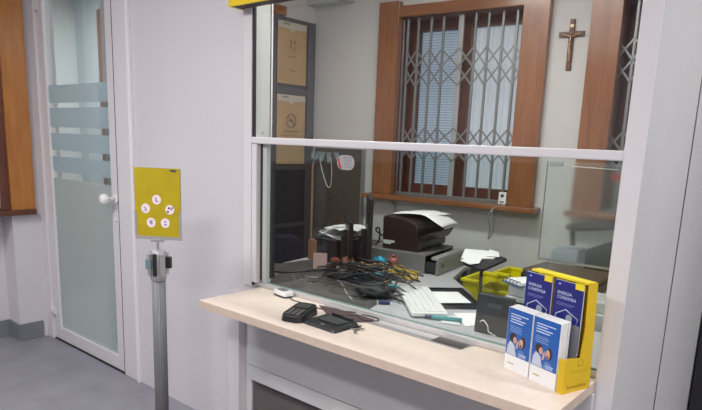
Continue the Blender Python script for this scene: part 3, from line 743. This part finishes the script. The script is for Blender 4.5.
# papers on the printer
def draped(name, pts, loc, rz, label, w, d, f, m_=PAPER, nx=14, ny=10):
    bm = B(); V = [[bm.verts.new((w*(i/nx-.5), d*(j/ny-.5), f(i/nx, j/ny))) for j in range(ny+1)] for i in range(nx+1)]
    for i in range(nx):
        for j in range(ny): bm.faces.new([V[i][j], V[i+1][j], V[i+1][j+1], V[i][j+1]])
    o = obj(name, bm, m_, loc=loc, rot=(0, 0, rz), smooth=True)
    s = o.modifiers.new('thick', 'SOLIDIFY'); s.thickness = .001
    return tag(o, label, 'paper')
def fp(u, v): return .012*math.sin(math.pi*u)+(-.055*max(0, u-.62)/.38)+.004*math.sin(5*v)
draped('paper_sheet', None, (-2.125, 3.285, PZ+.216), math.radians(12), 'white sheet with a bent corner draped over the brown printer', .34, .30, fp)
draped('paper_sheet', None, (-2.175, 3.335, PZ+.212), math.radians(-4), 'lower white sheet peeking out on the left of the brown printer top', .24, .27, lambda u, v: .005*math.sin(3*u))
bm = B(); box(bm, -.005, .005, -.035, .035, 0, .0012)
tag(obj('paper_slip', bm, mat('slate_blue_print', (.12, .14, .20), .6), loc=(-2.21, 3.255, PZ+.2275), rot=(0, 0, math.radians(-35))), 'dark slip lying on the white sheets on top of the brown printer', 'paper')

# ------------------------------------------------------------------ document arm tray with papers
r = thing('arm_tray', 'black flat tray on a thin black post holding loose papers', 'tray', (-1.55, 2.95, 0))
TZ = .920
bm = B(); prism(bm, [(.018, -.202), (.165, -.294), (.180, -.275), (.135, .07), (.115, .10), (-.05, .21), (-.18, .16)], TZ-.014, TZ)
obj('tray_plate', bm, BLACK, r, bevel=.003)
bm = B(); cyl(bm, (.160, -.262, .52), .0085, TZ-.52-.015, n=16); box(bm, .12, .185, -.30, -.235, .50, .53); box(bm, .145, .175, -.275, -.245, 0, .5)
obj('post', bm, BLACK, r)
sheet('paper_sheet', [(-1.72, 3.10), (-1.61, 3.15), (-1.49, 3.08), (-1.46, 2.95), (-1.585, 2.82)], TZ+.0005, PAPER, 'upper white sheets lying on the black arm tray', t=.004)
sheet('paper_sheet', [(-1.60, 2.96), (-1.545, 2.74), (-1.46, 2.69), (-1.44, 2.75), (-1.50, 2.90)], TZ+.006, PAPER, 'white sheet hanging toward the near edge of the black arm tray', t=.0015)
sheet('paper_sheet', [(-1.60, 3.17), (-1.52, 3.13), (-1.445, 2.99), (-1.51, 2.96)], TZ+.009, PAPER, 'small folded white sheet at the far side of the black arm tray', t=.0015)

# ------------------------------------------------------------------ low cabinet and yellow crates
r = thing('low_cabinet', 'low grey cabinet in the desk corner under the yellow crates', 'cabinet', (-1.56, 3.39, 0))
obj('body', one(-.22, .215, -.45, .45, 0, .53), GREYL, r, bevel=.003); obj('door', one(-.20, .20, -.465, -.4505, .04, .51), GREYL, r, bevel=.002)
def crate(loc, rz, label, L_=.40, W_=.30, H_=.17):
    r = thing('crate', label, 'crate', loc, rz, 'yellow crates')
    bm = B(); t = .006
    box(bm, -L_/2, L_/2, -W_/2, W_/2, 0, t)
    for s in (-1, 1):
        box(bm, -L_/2, L_/2, s*W_/2-(t if s > 0 else 0), s*W_/2+(0 if s > 0 else t), t, H_*.45)
        box(bm, -L_/2, -L_/2+.10, s*W_/2-(t if s > 0 else 0), s*W_/2+(0 if s > 0 else t), H_*.45, H_)
        box(bm, L_/2-.10, L_/2, s*W_/2-(t if s > 0 else 0), s*W_/2+(0 if s > 0 else t), H_*.45, H_)
        box(bm, s*L_/2-(t if s > 0 else 0), s*L_/2+(0 if s > 0 else t), -W_/2, W_/2, t, H_)
    obj('shell', bm, YELP, r, bevel=.002)
    bm = B()
    for s in (-1, 1):
        box(bm, s*L_/2-.012, s*L_/2+.012, -W_/2-.008, W_/2+.008, H_-.018, H_)
        box(bm, -L_/2-.01, -L_/2+.11, s*W_/2-.012, s*W_/2+.012, H_-.018, H_+.001); box(bm, L_/2-.11, L_/2+.01, s*W_/2-.012, s*W_/2+.012, H_-.018, H_+.001)
    obj('rim', bm, YELP, r, bevel=.003)
    return r
crate((-1.61, 3.36, .531), math.radians(4), 'yellow plastic crate nearest the desk, half hidden by the black post', .36, .28, .19)
crate((-1.44, 3.05, .531), math.radians(8), 'yellow plastic crate standing next to the grey printer', .19, .19, .22)
crate((-1.56, 3.66, .531), math.radians(2), 'yellow plastic crate farthest back against the wall', .36, .24, .19)
for k_, (x, y, z) in enumerate(((-1.61, 3.36, .539), (-1.44, 3.05, .539))):
    bm = B()
    for q in range(7): box(bm, -.07+.001*q, .07-.002*q, -.06, .06, .012*q, .012*q+.010)
    tag(obj('envelope_stack', bm, mat('brown_envelopes', (.42, .32, .15), .8), loc=(x, y, z), rot=(0, 0, math.radians((4, 8)[k_]))), ('brown envelopes lying inside the crate nearest the desk', 'brown envelopes inside the crate beside the grey printer')[k_], 'envelopes')

# ------------------------------------------------------------------ grey printer, binder, scanner
r = thing('grey_printer', 'light grey floor-standing office printer behind the leaflet holder', 'printer', (-1.02, 2.81, 0))
bm = B(); box(bm, -.245, .245, -.10, .115, 0, .80); box(bm, -.235, .235, -.09, .105, .80, .855); obj('body', bm, GREYL, r, bevel=.008)
obj('paper_slot', one(-.21, .20, -.103, -.100, .770, .778), BLACKM, r)
bm = B()
for x in (-.22, -.19): box(bm, x, x+.018, -.103, -.100, .728, .742)
obj('button', bm, DARKG, r)
obj('drawer', one(-.225, .225, -.106, -.1005, .40, .70), GREYL, r, bevel=.003)
r = thing('side_table', 'grey metal stand carrying the brown topped scanner', 'table', (-1.1, 3.08, 0))
obj('top', one(-.21, .28, -.145, .22, .80, .825), GREYL, r, bevel=.003)
for x in (-.19, .25):
    for y in (-.125, .2): obj('leg', one(x-.015, x+.015, y-.015, y+.015, 0, .80), GREYM, r)
r = thing('flatbed_scanner', 'flat scanner with glossy brown lid under the hazy screen', 'scanner', (-1.095, 3.095, .8255), math.radians(-2))
bm = B(); prism(bm, rrect(-.205, .20, -.15, .15, .02), 0, .050); obj('body', bm, BLACK, r, bevel=.008)
bm = B(); prism(bm, rrect(-.200, .195, -.145, .145, .02), .0505, .071); obj('lid', bm, mat('glossy_brown_lid', (.075, .055, .045), .28), r, bevel=.004)
r = thing('ring_binder', 'open white and blue booklet with ring binding beside the yellow crates', 'booklet', (-1.205, 2.815, .856), math.radians(60))
obj('cover', one(-.105, .085, -.075, .065, 0, .004), mat('blue_cover', (.05, .12, .25), .5), r)
bm = B()
for q in range(5): box(bm, -.085+.002*q, .085, -.073, .062-.002*q, .0042+.003*q, .0068+.003*q)
obj('pages', bm, PAPER, r)
bm = B()
for q in range(5): tube(bm, [(-.09+.012*math.cos(t*math.pi/6), -.06+.028*q, .012+.012*math.sin(t*math.pi/6)) for t in range(13)], .002, 6, False)
obj('ring', bm, DARKG, r)
# plexi screen
r = thing('plexiglass_screen', 'hazy clear plastic screen standing behind the scanner', 'screen', (-1.10, 3.30, 0))
obj('pane', one(-.255, .40, 0, .005, .905, 1.455), PLEXI, r)
bm = B(); box(bm, -.255, .40, -.008, .012, .895, .905); box(bm, -.20, -.19, -.006, .01, .826, .90); box(bm, .15, .16, -.006, .01, .826, .90); obj('foot_rail', bm, ALUM, r)
obj('clip', one(-.243, -.168, -.006, .008, 1.427, 1.452), mat('grey_clip', (.28, .30, .29), .5), r, bevel=.002)
bm = B(); box(bm, -.257, -.254, -.001, .006, .905, 1.455); obj('edge', bm, mat('pane_edge_dark', (.12, .14, .14), .4), r)
bm = B(); tube(bm, [(-.12, .002, 1.43), (.12, .002, 1.425)], .0025, 6, False); obj('top_wire', bm, PAPER, r)
# office chair behind the screen
r = thing('office_chair', 'black office chair blurred behind the hazy plastic screen', 'chair', (-1.045, 3.68, 0), 0)
bm = B(); prism(bm, rrect(-.20, .25, -.20, .20, .06), .44, .52); obj('seat', bm, BLACKM, r, bevel=.02)
bm = B(); prism(bm, [(-.16, .60), (.24, .58), (.27, .80), (.24, 1.10), (.20, 1.12), (-.02, 1.00), (-.17, .93), (-.20, .80)], -.06, .0, 'y')
obj('backrest', bm, BLACKM, r, bevel=.015)
for sx in (-.13, .17):
    bm = B(); tube(bm, [(sx+.15*math.cos(t*math.pi/8), -.02+.12*math.sin(t*math.pi/8), 1.075+.02*math.cos(t*math.pi/8)) for t in range(17)] if sx < 0 else [(sx+.08, -.02, .5), (sx+.12, 0, .75), (sx+.10, .05, .84), (sx+.08, .12, .84)], .018, 8); 
    if sx < 0: tube(bm, [(sx-.14, .0, 1.06), (sx-.12, .05, .8), (-.17, .08, .5)], .016, 8)
    obj('armrest', bm, BLACK, r)
bm = B(); cyl(bm, (0, 0, .08), .03, .36); obj('column', bm, BLACK, r)
for q in range(5):
    a = q*2*math.pi/5+.3; bm = B(); tube(bm, [(0, 0, .10), (.12*math.cos(a), .12*math.sin(a), .08), (.22*math.cos(a), .22*math.sin(a), .06)], .016, 8); cyl(bm, (.22*math.cos(a), .22*math.sin(a), 0.002), .024, .05); obj('leg', bm, BLACK, r)
r = thing('fax_machine', 'pale office machine blurred under the chair arm behind the hazy screen', 'machine', (-1.27, 3.45, 0), 0)
obj('body', one(-.05, .11, -.07, .07, .80, .965), mat('pale_machine_plastic', (.55, .60, .66), .5), r, bevel=.01); obj('stand', one(-.04, .10, -.06, .06, 0, .80), GREYL, r); obj('panel', one(-.03, .09, -.073, -.071, .815, .84), mat('blue_panel_dark', (.05, .10, .16), .4), r)
# thermostat-like red tag near top right
bm = B(); box(bm, -.07, .07, -.006, 0, -.018, .018)
o = obj('red_label', bm, RED); o.location = (RB @ Vector((-1.155, -.062, 1.36))); o.rotation_euler = (0, 0, BA)
tag(o, 'small red label on the wood casing seen through the hazy screen', 'label')

# ------------------------------------------------------------------ things on the back wall
r = thing('crucifix', 'dark wood crucifix with a small figure on the office back wall', 'crucifix', RB @ Vector((-1.574, -.001, 2.022)), BA)
bm = B(); box(bm, -.0155, .0155, -.018, 0, 0, .312); box(bm, -.079, .079, -.017, -.001, .205, .237); obj('cross', bm, CROSSW, r, bevel=.002)
bm = B()
tube(bm, [(0, -.026, .05), (.004, -.028, .09), (-.002, -.028, .13), (0, -.028, .17), (.0, -.028, .205)], lambda t: .006+.005*math.sin(math.pi*min(1, t*1.1)), 8)
tube(bm, [(-.062, -.022, .222), (-.03, -.026, .214), (0, -.027, .202), (.03, -.026, .214), (.062, -.022, .222)], .0045, 6)
lathe(bm, [(0, -.010), (.008, -.005), (.009, .003), (.004, .011), (0, .012)], (.003, -.030, .222), 10)
obj('figure', bm, BRONZE, r)
obj('title_plate', one(-.011, .011, -.0205, -.018, .262, .280), BRONZE, r)
r = thing('wall_socket', 'white socket box on the window casing with a cord hanging down', 'socket', RB @ Vector((-1.915, -.046, 1.125)), BA)
obj('box', one(-.027, .027, -.032, -.016, 0, .085), WHITEP, r, bevel=.003)
bm = B(); cyl(bm, (0, -.034, .06), .012, .004, 'y', 14); box(bm, -.014, .014, -.033, -.030, .012, .022); obj('outlet', bm, DARKG, r)
bm = B(); tube(bm, [(-.01, -.03, .002), (-.035, -.11, -.03), (-.05, -.125, -.09), (-.035, -.12, -.17), (-.045, -.115, -.24), (-.02, -.115, -.20), (-.015, -.12, -.12), (-.03, -.125, -.05), (-.015, -.115, -.015)], .0045)
obj('cord', bm, GREYM, r)
# flat panel for the paler wall patch left of printer, under the sill
r = thing('pale_wall_patch', 'pale flat patch on the wall left of the brown printer', 'board', RB @ Vector((-2.95, -.03, .741)), BA)
bm = B(); prism(bm, [(-.06, 0), (.16, 0), (.14, .30), (.11, .335), (-.06, .33)], -.010, 0, 'y'); obj('panel', bm, mat('pale_patch', (.52, .52, .50), .6), r)

# tall metal notice door with posters, left inner wall
NX = -3.60
r = thing('metal_locker', 'dark grey metal locker with slate panels on the office left wall', 'locker', (NX, 3.5, 0))
bm = B(); box(bm, -.045, 0, -.262, .235, 0, 2.445); 
obj('body', bm, DARKG, r, bevel=.003)
bm = B()
for a in ((0, .012, -.262, -.195, .01, 2.44), (0, .012, .150, .235, .01, 2.44), (0, .012, -.195, .150, 2.405, 2.44), (0, .012, -.185, .150, 1.862, 1.915), (0, .012, -.185, .15, 1.27, 1.31), (0, .012, -.185, .15, .80, .83)): box(bm, *a)
obj('frame', bm, mat('locker_frame_grey', (.10, .105, .11), .4, .3), r, bevel=.002)
obj('slate_panel', one(0, .006, -.18, .148, .83, 1.27), SLATE, r); obj('slate_panel', one(0, .006, -.18, .148, .05, .80), SLATE, r)
bm = B(); box(bm, -.04, .016, .225, .243, .12, 1.32); obj('wood_edge', bm, mat('pale_wood_edge', (.55, .36, .26), .5), r)
def poster(z0, z1, label, mark):
    r = thing('poster', label, 'poster', (NX+.0125, 3.47, z0), math.pi/2)   # local x = +Y, local -y = +X
    w0, w1 = -.157, .157
    sh = obj('sheet', one(w0, w1, -.0015, 0, 0, z1-z0), BEIGE, r)
    H_ = z1-z0
    bm = B(); prism(bm, [(w0+.002, H_-.05), (-.03, H_-.052), (0, H_-.075), (.03, H_-.05), (w1-.002, H_-.045), (w1-.002, H_-.002), (w0+.002, H_-.002)], -.0022, -.0015, 'y'); obj('header', bm, BEIGEL, sh)
    bm = B()
    box(bm, -.10, -.03, -.0028, -.0022, H_-.022, H_-.014)
    if mark:
        cz = H_-.20; pts = [(.052*math.cos(t*math.pi/12), -.003, cz+.052*math.sin(t*math.pi/12)) for t in range(25)]
        tube(bm, pts, .004, 6, False); tube(bm, [(-.035, -.003, cz+.035), (.035, -.003, cz-.035)], .004, 6, False)
        box(bm, -.03, .025, -.0025, -.0015, cz-.006, cz+.006); tube(bm, [(.02, -.003, cz+.008), (.012, -.003, cz+.02), (.02, -.003, cz+.03)], .0022, 5)
        box(bm, -.085, .085, -.002, -.0015, cz-.088, cz-.080)
        for q in range(3): box(bm, -.11, .11-.02*q, -.002, -.0015, cz-.12-.02*q, cz-.116-.02*q)
    else:
        for (a, b_, z) in ((-.02, -.006, .30), (.022, .034, .30), (-.02, -.01, .26), (.02, .03, .25), (-.045, -.02, .205), (-.01, .01, .205), (.02, .045, .205), (-.03, .045, .10)):
            box(bm, a, b_, -.002, -.0015, z, z+.006+(.03 if z > .24 else 0))
    obj('print', bm, TXT, sh)
poster(1.945, 2.41, 'upper tan poster with faint marks on the dark locker', False)
poster(1.318, 1.862, 'lower tan poster with a crossed-out circle on the dark locker', True)
bm = B(); box(bm, -3.648, -3.58, 3.29, 3.40, 2.447, 2.515)
tag(obj('wooden_box', bm, WOOD, bevel=.003), 'small brown wooden box on top of the dark locker', 'box')
# taupe partition in front of the back wall
r = thing('cupboard', 'dark taupe cupboard front between the locker and the window', 'cupboard', RB @ Vector((-3.335, -.05, 0)), BA)
obj('body', one(-.26, .215, 0, .045, 0, 1.455), TAUPE, r, bevel=.002)
obj('edge_strip', one(.215, .225, -.003, .045, .1, 1.455), GREYM, r)
bm = B(); cyl(bm, (-.10, -.012, 1.04), .010, .012, 'y', 12); obj('knob', bm, DARKG, r)

# ------------------------------------------------------------------ monitors, pile, tangle
def monitor(loc, ang, w, h, z0, label):
    r = thing('monitor', label, 'monitor', loc, ang)
    bm = B(); box(bm, -w/2, w/2, -.012, .014, z0, z0+h); obj('screen_case', bm, BLACK, r, bevel=.004)
    obj('display_panel', one(-w/2+.012, w/2-.012, -.0135, -.0122, z0+.014, z0+h-.012), PHONE, r)
    bm = B(); box(bm, -.03, .03, .014, .045, .01, z0+h*.5); obj('stand_neck', bm, BLACKM, r)
    bm = B(); prism(bm, rrect(-.10, .10, -.06, .11, .02), 0, .012); obj('stand_base', bm, BLACK, r)
    return r
# edge-on: the screen plane holds the line of sight
a1 = math.atan2(2.83, -2.41)
monitor((-2.42, 2.86, DZT+.003), a1+math.radians(5), .36, .22, .08, 'black monitor seen edge-on, shorter of the two beside the papers')
a2 = math.atan2(3.06, -2.36)
monitor((-2.195, 2.78, DZT+.001), a2+math.radians(3), .40, .395, .07, 'taller black monitor seen edge-on left of the brown printer')
r = thing('black_case', 'black box under the pile of white papers by the monitors', 'box', (-2.60, 2.93, DZT), math.radians(-5))
obj('body', one(-.10, .11, -.09, .14, .004, .145), BLACKM, r, bevel=.006); obj('lid', one(-.102, .112, -.092, .142, .146, .158), DARKG, r, bevel=.004)
random.seed(9)
for q in range(7):
    a = math.radians(random.uniform(-30, 30)); ox, oy = random.uniform(-.03, .04), random.uniform(-.03, .03)
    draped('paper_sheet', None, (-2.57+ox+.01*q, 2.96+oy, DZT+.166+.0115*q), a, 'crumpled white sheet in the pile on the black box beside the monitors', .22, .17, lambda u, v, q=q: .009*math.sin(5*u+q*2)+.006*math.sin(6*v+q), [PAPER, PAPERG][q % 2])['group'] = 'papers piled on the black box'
# dark blue swivel chair by the locker
r = thing('swivel_chair', 'dark blue swivel chair in the shade between the desk end and the locker', 'chair', (-3.05, 2.90, 0), math.radians(60))
bm = B(); prism(bm, rrect(-.22, .22, -.20, .22, .08), .43, .50); obj('seat', bm, mat('dark_blue_fabric', (.012, .018, .035), .9), r, bevel=.02)
bm = B(); prism(bm, rrect(-.20, .20, .56, .82, .10), .20, .25, 'y'); obj('backrest', bm, mat('dark_blue_fabric', (.012, .018, .035), .9), r, bevel=.02)
bm = B(); box(bm, -.03, .03, .235, .255, .45, .62); cyl(bm, (0, 0, .09), .028, .35); obj('column', bm, BLACK, r)
for q in range(5):
    a = q*2*math.pi/5; bm = B(); tube(bm, [(0, 0, .10), (.13*math.cos(a), .13*math.sin(a), .08), (.24*math.cos(a), .24*math.sin(a), .06)], .016, 8); cyl(bm, (.24*math.cos(a), .24*math.sin(a), .002), .024, .05); obj('leg', bm, BLACK, r)
# plugs and adapters lying in the cable heap
random.seed(77)
for q in range(9):
    x, y = -2.12+.045*q+random.uniform(-.02, .02), 2.62-.03*q+random.uniform(-.05, .05)
    mm, w1 = [(WHITEP, 'white'), (BLACK, 'black'), (MUST, 'mustard'), (TEAL, 'teal'), (GREYL, 'grey')][q % 5]
    bm = B(); s_ = random.uniform(.8, 1.3); box(bm, -.018*s_, .018*s_, -.010, .010, 0, .014); cyl(bm, (.018*s_, -.004, .007), .002, .014, 'x', 8); cyl(bm, (.018*s_, .004, .007), .002, .014, 'x', 8)
    tag(obj('cable_plug', bm, mm, loc=(x, y, DZT+.085-.03*abs(q-4)/4), rot=(random.uniform(-.3, .3), random.uniform(-.3, .3), random.uniform(0, 3)), bevel=.002), w1+' plug lying on the black cable heap', 'plug', w1+' plugs on the cable heap')
# bag between the monitors
bm = B()
bmesh.ops.create_icosphere(bm, subdivisions=4, radius=1)
from mathutils import noise
for v in bm.verts:
    n_ = noise.noise(v.co*2.2)*.35+noise.noise(v.co*5)*.15
    v.co = Vector((v.co.x*(.10+.04*n_), v.co.y*(.08+.04*n_), max(-.072, v.co.z*(.08+.06*n_))))
tag(obj('cloth_bag', bm, CLOTHB, loc=(-2.47, 3.06, DZT+.077), smooth=True), 'crumpled blue-grey cloth bag between the two monitors', 'bag')
tag(obj('cardboard_box', one(-.03, .03, -.03, .03, 0, .13), KRAFT, loc=(-2.715, 2.86, DZT), rot=(0, 0, .3), bevel=.002), 'small brown cardboard box left of the black box and papers', 'box')
bm = B(); box(bm, -.042, .042, -.0015, .0015, 0, .095)
for v in bm.verts: v.co.y += .25*v.co.z
tag(obj('card', bm, PINK, loc=(-2.455, 2.64, DZT+.004), rot=(0, 0, math.radians(40))), 'pinkish card standing on the dark desk mat in front of the black box', 'card')
# tangled cables
random.seed(21)
cent = Vector((-1.97, 2.50))
def cable(pts, rad, m_, label, grp=None):
    bm = B(); tube(bm, pts, rad, 6, k=6); return tag(obj('cable', bm, m_), label, 'cable', grp)
for q in range(34):
    c = Vector((random.gauss(-1.97, .11), random.gauss(2.50, .10))); R0 = random.uniform(.05, .12); ph = random.uniform(0, 6.28); pts = []
    n = random.randint(8, 14); z0 = random.uniform(.01, .11)
    for i in range(n):
        a = ph+i*random.uniform(.7, 1.1); rr = R0*(1+.3*math.sin(i*1.7+q))
        x = c.x+rr*1.35*math.cos(a)-.2*(i/n-.5)*(q % 3-1); y = c.y+rr*math.sin(a)*.8+.12*(i/n-.5)*(q % 2)
        y = max(2.10, y)
        pts.append((x, y, DZT+.01+max(.002, z0+.02*math.sin(i*1.3+q)-.25*max(0, (Vector((x, y))-cent).length-.16))))
    cable(pts, random.choice((.003, .004, .0045)), BLACK if q % 4 else CHAR, 'black cable tangled in the heap on the desk behind the glass', 'tangled black cables')
for q, (pts, m_, lab) in enumerate((
    ([(-2.37, 2.42, DZT+.008), (-2.27, 2.40, DZT+.02), (-2.14, 2.42, DZT+.03), (-2.03, 2.36, DZT+.03), (-1.92, 2.27, DZT+.02), (-1.84, 2.22, DZT+.01)], GREYL, 'pale grey cable curving across the dark mat toward the glass'),
    ([(-2.20, 2.95, DZT+.01), (-2.12, 2.82, DZT+.05), (-2.02, 2.72, DZT+.08), (-1.93, 2.66, DZT+.09), (-1.85, 2.60, DZT+.06)], MUST, 'mustard cable running over the black cable heap'),
    ([(-2.05, 2.90, DZT+.02), (-1.98, 2.84, DZT+.05), (-1.90, 2.86, DZT+.04), (-1.86, 2.78, DZT+.02), (-1.95, 2.72, DZT+.03)], MUST, 'short mustard cable loop near the keyboard'),
    ([(-2.12, 2.63, DZT+.10), (-2.02, 2.56, DZT+.11), (-1.95, 2.60, DZT+.12), (-1.88, 2.52, DZT+.10)], mat('orange_sheath', (.55, .33, .12), .5), 'tan cable lying on top of the black heap'),
    ([(-2.64, 2.34, DZT+.004), (-2.52, 2.40, DZT+.008), (-2.44, 2.52, DZT+.012), (-2.38, 2.56, DZT+.02), (-2.28, 2.60, DZT+.03)], BLACK, 'single black cable leading left across the dark mat'))):
    cable(pts, .0055 if m_ is not GREYL else .003, m_, lab)
# packets of wound yellow cable in front of the cash drawer
for q, (x, y, a) in enumerate(((-2.17, 2.93, .3), (-2.06, 2.90, -.5), (-1.95, 2.86, .1))):
    bm = B()
    for j in range(6):
        tube(bm, [(.06*math.cos(t*math.pi/8+j), .032*math.sin(t*math.pi/8+j)+.003*j, .006+.007*j+.004*math.sin(t+j)) for t in range(17)], .0038, 6, False)
    tag(obj('cable_coil', bm, MUST, loc=(x, y, DZT+.001), rot=(0, 0, a)), ('mustard cable coil farthest left against the cash drawer', 'middle mustard cable coil in front of the cash drawer', 'mustard cable coil nearest the drawer front')[q], 'cable coil')
def lump(name, loc, s, m_, label, cat, seed=0):
    bm = B(); bmesh.ops.create_icosphere(bm, subdivisions=3, radius=1)
    for v in bm.verts:
        n_ = 1+.5*noise.noise(v.co*2.5+Vector((seed, 0, 0)))
        v.co = Vector((v.co.x*s[0]*n_, v.co.y*s[1]*n_, max(-s[2]*.9, v.co.z*s[2]*n_)))
    return tag(obj(name, bm, m_, loc=loc, smooth=True), label, cat)
lump('black_pouch', (-1.82, 2.39, DZT+.036), (.10, .09, .034), BLACKM, 'black pouch among the cable heap beside the keyboard', 'pouch', 2)
lump('plastic_bag', (-2.12, 2.80, DZT+.075), (.05, .03, .035), CYAN, 'bright blue plastic packet behind the black cables', 'packet', 5)
lump('plastic_bag', (-1.87, 2.47, DZT+.098), (.03, .022, .014), TEAL, 'teal plastic packet on top of the black cables', 'packet', 7)
lump('plastic_bag', (-2.33, 2.76, DZT+.045), (.05, .03, .04), KRAFT, 'brown crumpled wrapper left of the blue packet', 'wrapper', 9)
lump('paper_ball', (-2.30, 2.64, DZT+.035), (.017, .014, .016), PAPER, 'small crumpled white paper on the black cables', 'paper', 4)
lump('plastic_bag', (-2.42, 2.74, DZT+.035), (.035, .025, .035), mat('dark_red_wrap', (.22, .04, .03), .5), 'dark red wrapper beside the shorter monitor', 'wrapper', 12)
# little bottles / jars
def jar(loc, prof, m_, cap, cz, label):
    r = thing('bottle', label, 'bottle', loc); bm = B(); lathe(bm, prof, n=20); obj('body', bm, m_, r)
    bm = B(); lathe(bm, [(0, cz), (.010, cz), (.010, cz+.016), (0, cz+.016)], n=16); obj('cap', bm, cap, r)
jar((-2.28, 2.87, DZT+.004), [(0, 0), (.018, 0), (.019, .05), (.008, .07), (.007, .078), (0, .078)], WHITEP, WHITEP, .078, 'small white bottle right of the taller monitor')
jar((-2.13, 2.955, DZT+.001), [(0, 0), (.026, 0), (.027, .06), (.025, .085), (0, .085)], mat('pink_jar', (.35, .12, .10), .3), RED, .085, 'reddish jar with red cap in front of the grey drawer case')
jar((-2.22, 2.945, DZT+.001), [(0, 0), (.022, 0), (.024, .03), (.02, .06), (0, .06)], GREYL, GREYL, .06, 'short translucent jar left of the reddish jar')
bm = B(); box(bm, -.028, .028, -.018, .018, 0, .006)
tag(obj('notebook', bm, mat('navy_cover', (.02, .025, .11), .5), loc=(-1.70, 2.30, DZT+.004), rot=(0, 0, .6), bevel=.001), 'small navy notebook left of the keyboard near the glass', 'notebook')
random.seed(31)
for q in range(7):
    bm = B(); cyl(bm, (0, 0, 0), .007, .003, n=14)
    tag(obj('coin', bm, ALUM, loc=(-2.50+.045*q+random.uniform(-.01, .01), 2.33+.022*(q % 3), DZT+.0035)), 'small metal piece scattered on the dark desk mat', 'coin', 'small metal pieces on the desk mat')
# tall black cabinet at the right edge
r = thing('black_cabinet', 'tall black cabinet at the right edge beyond the pale panel', 'cabinet', (-.10, 3.50, 0))
obj('body', one(-.385, .5, -.27, .27, 0, 1.66), BLACKM, r, bevel=.003); obj('door', one(-.38, .05, -.286, -.271, .05, 1.6), BLACK, r, bevel=.002)

r = thing('reflection_cupboard', 'long dark cupboard added unseen along the left wall to darken the glass reflection', 'cupboard', (-4.46, -1.2, 0))
obj('body', one(-.21, .21, -1.3, 1.0, .05, 1.25), WOODD, r, bevel=.004); obj('top', one(-.215, .225, -1.31, 1.01, 1.251, 1.28), WOODD, r, bevel=.004); obj('plinth', one(-.20, .19, -1.28, .98, 0, .05), BLACKM, r)  # added out of view so its dark fronts reflect in the lower pane
for q in range(4):
    d = obj('door', one(.2105, .228, -1.28+.567*q, -1.28+.567*q+.55, .08, 1.22), WOODD, r, bevel=.004)
    obj('knob', one(.229, .245, -.80+.567*q, -.785+.567*q, .64, .70), ALUM, d, bevel=.003)
# ------------------------------------------------------------------ ceiling lamps (bodies around the area lights)
def ceiling_lamp(x, y, sx, sy, label):
    r = thing('ceiling_lamp', label, 'lamp', (x, y, ZC), 0, None)
    bm = B(); 
    for a in ((-sx/2-.03, sx/2+.03, -sy/2-.03, -sy/2), (-sx/2-.03, sx/2+.03, sy/2, sy/2+.03), (-sx/2-.03, -sx/2, -sy/2, sy/2), (sx/2, sx/2+.03, -sy/2, sy/2)): box(bm, *a, -.035, -.0005)
    obj('housing', bm, WALUM, r); obj('reflector', one(-sx/2, sx/2, -sy/2, sy/2, -.008, -.001), LCD, r)
for q, (x, y, sx, sy, p) in enumerate(HALL_LIGHTS): ceiling_lamp(x, y, sx, sy, ('ceiling lamp over the barrier post', 'ceiling lamp over the viewer', 'ceiling lamp at the right of the hall', 'added unseen lamp in the right bay brightening the pale side wall')[q])
for (x, y, sx, sy, p) in OFF_LIGHTS: ceiling_lamp(x, y, sx, sy, 'ceiling lamp inside the office above the desk')
ceiling_lamp(-5.2, 2.6, .6, .6, 'square ceiling lamp in the corridor')
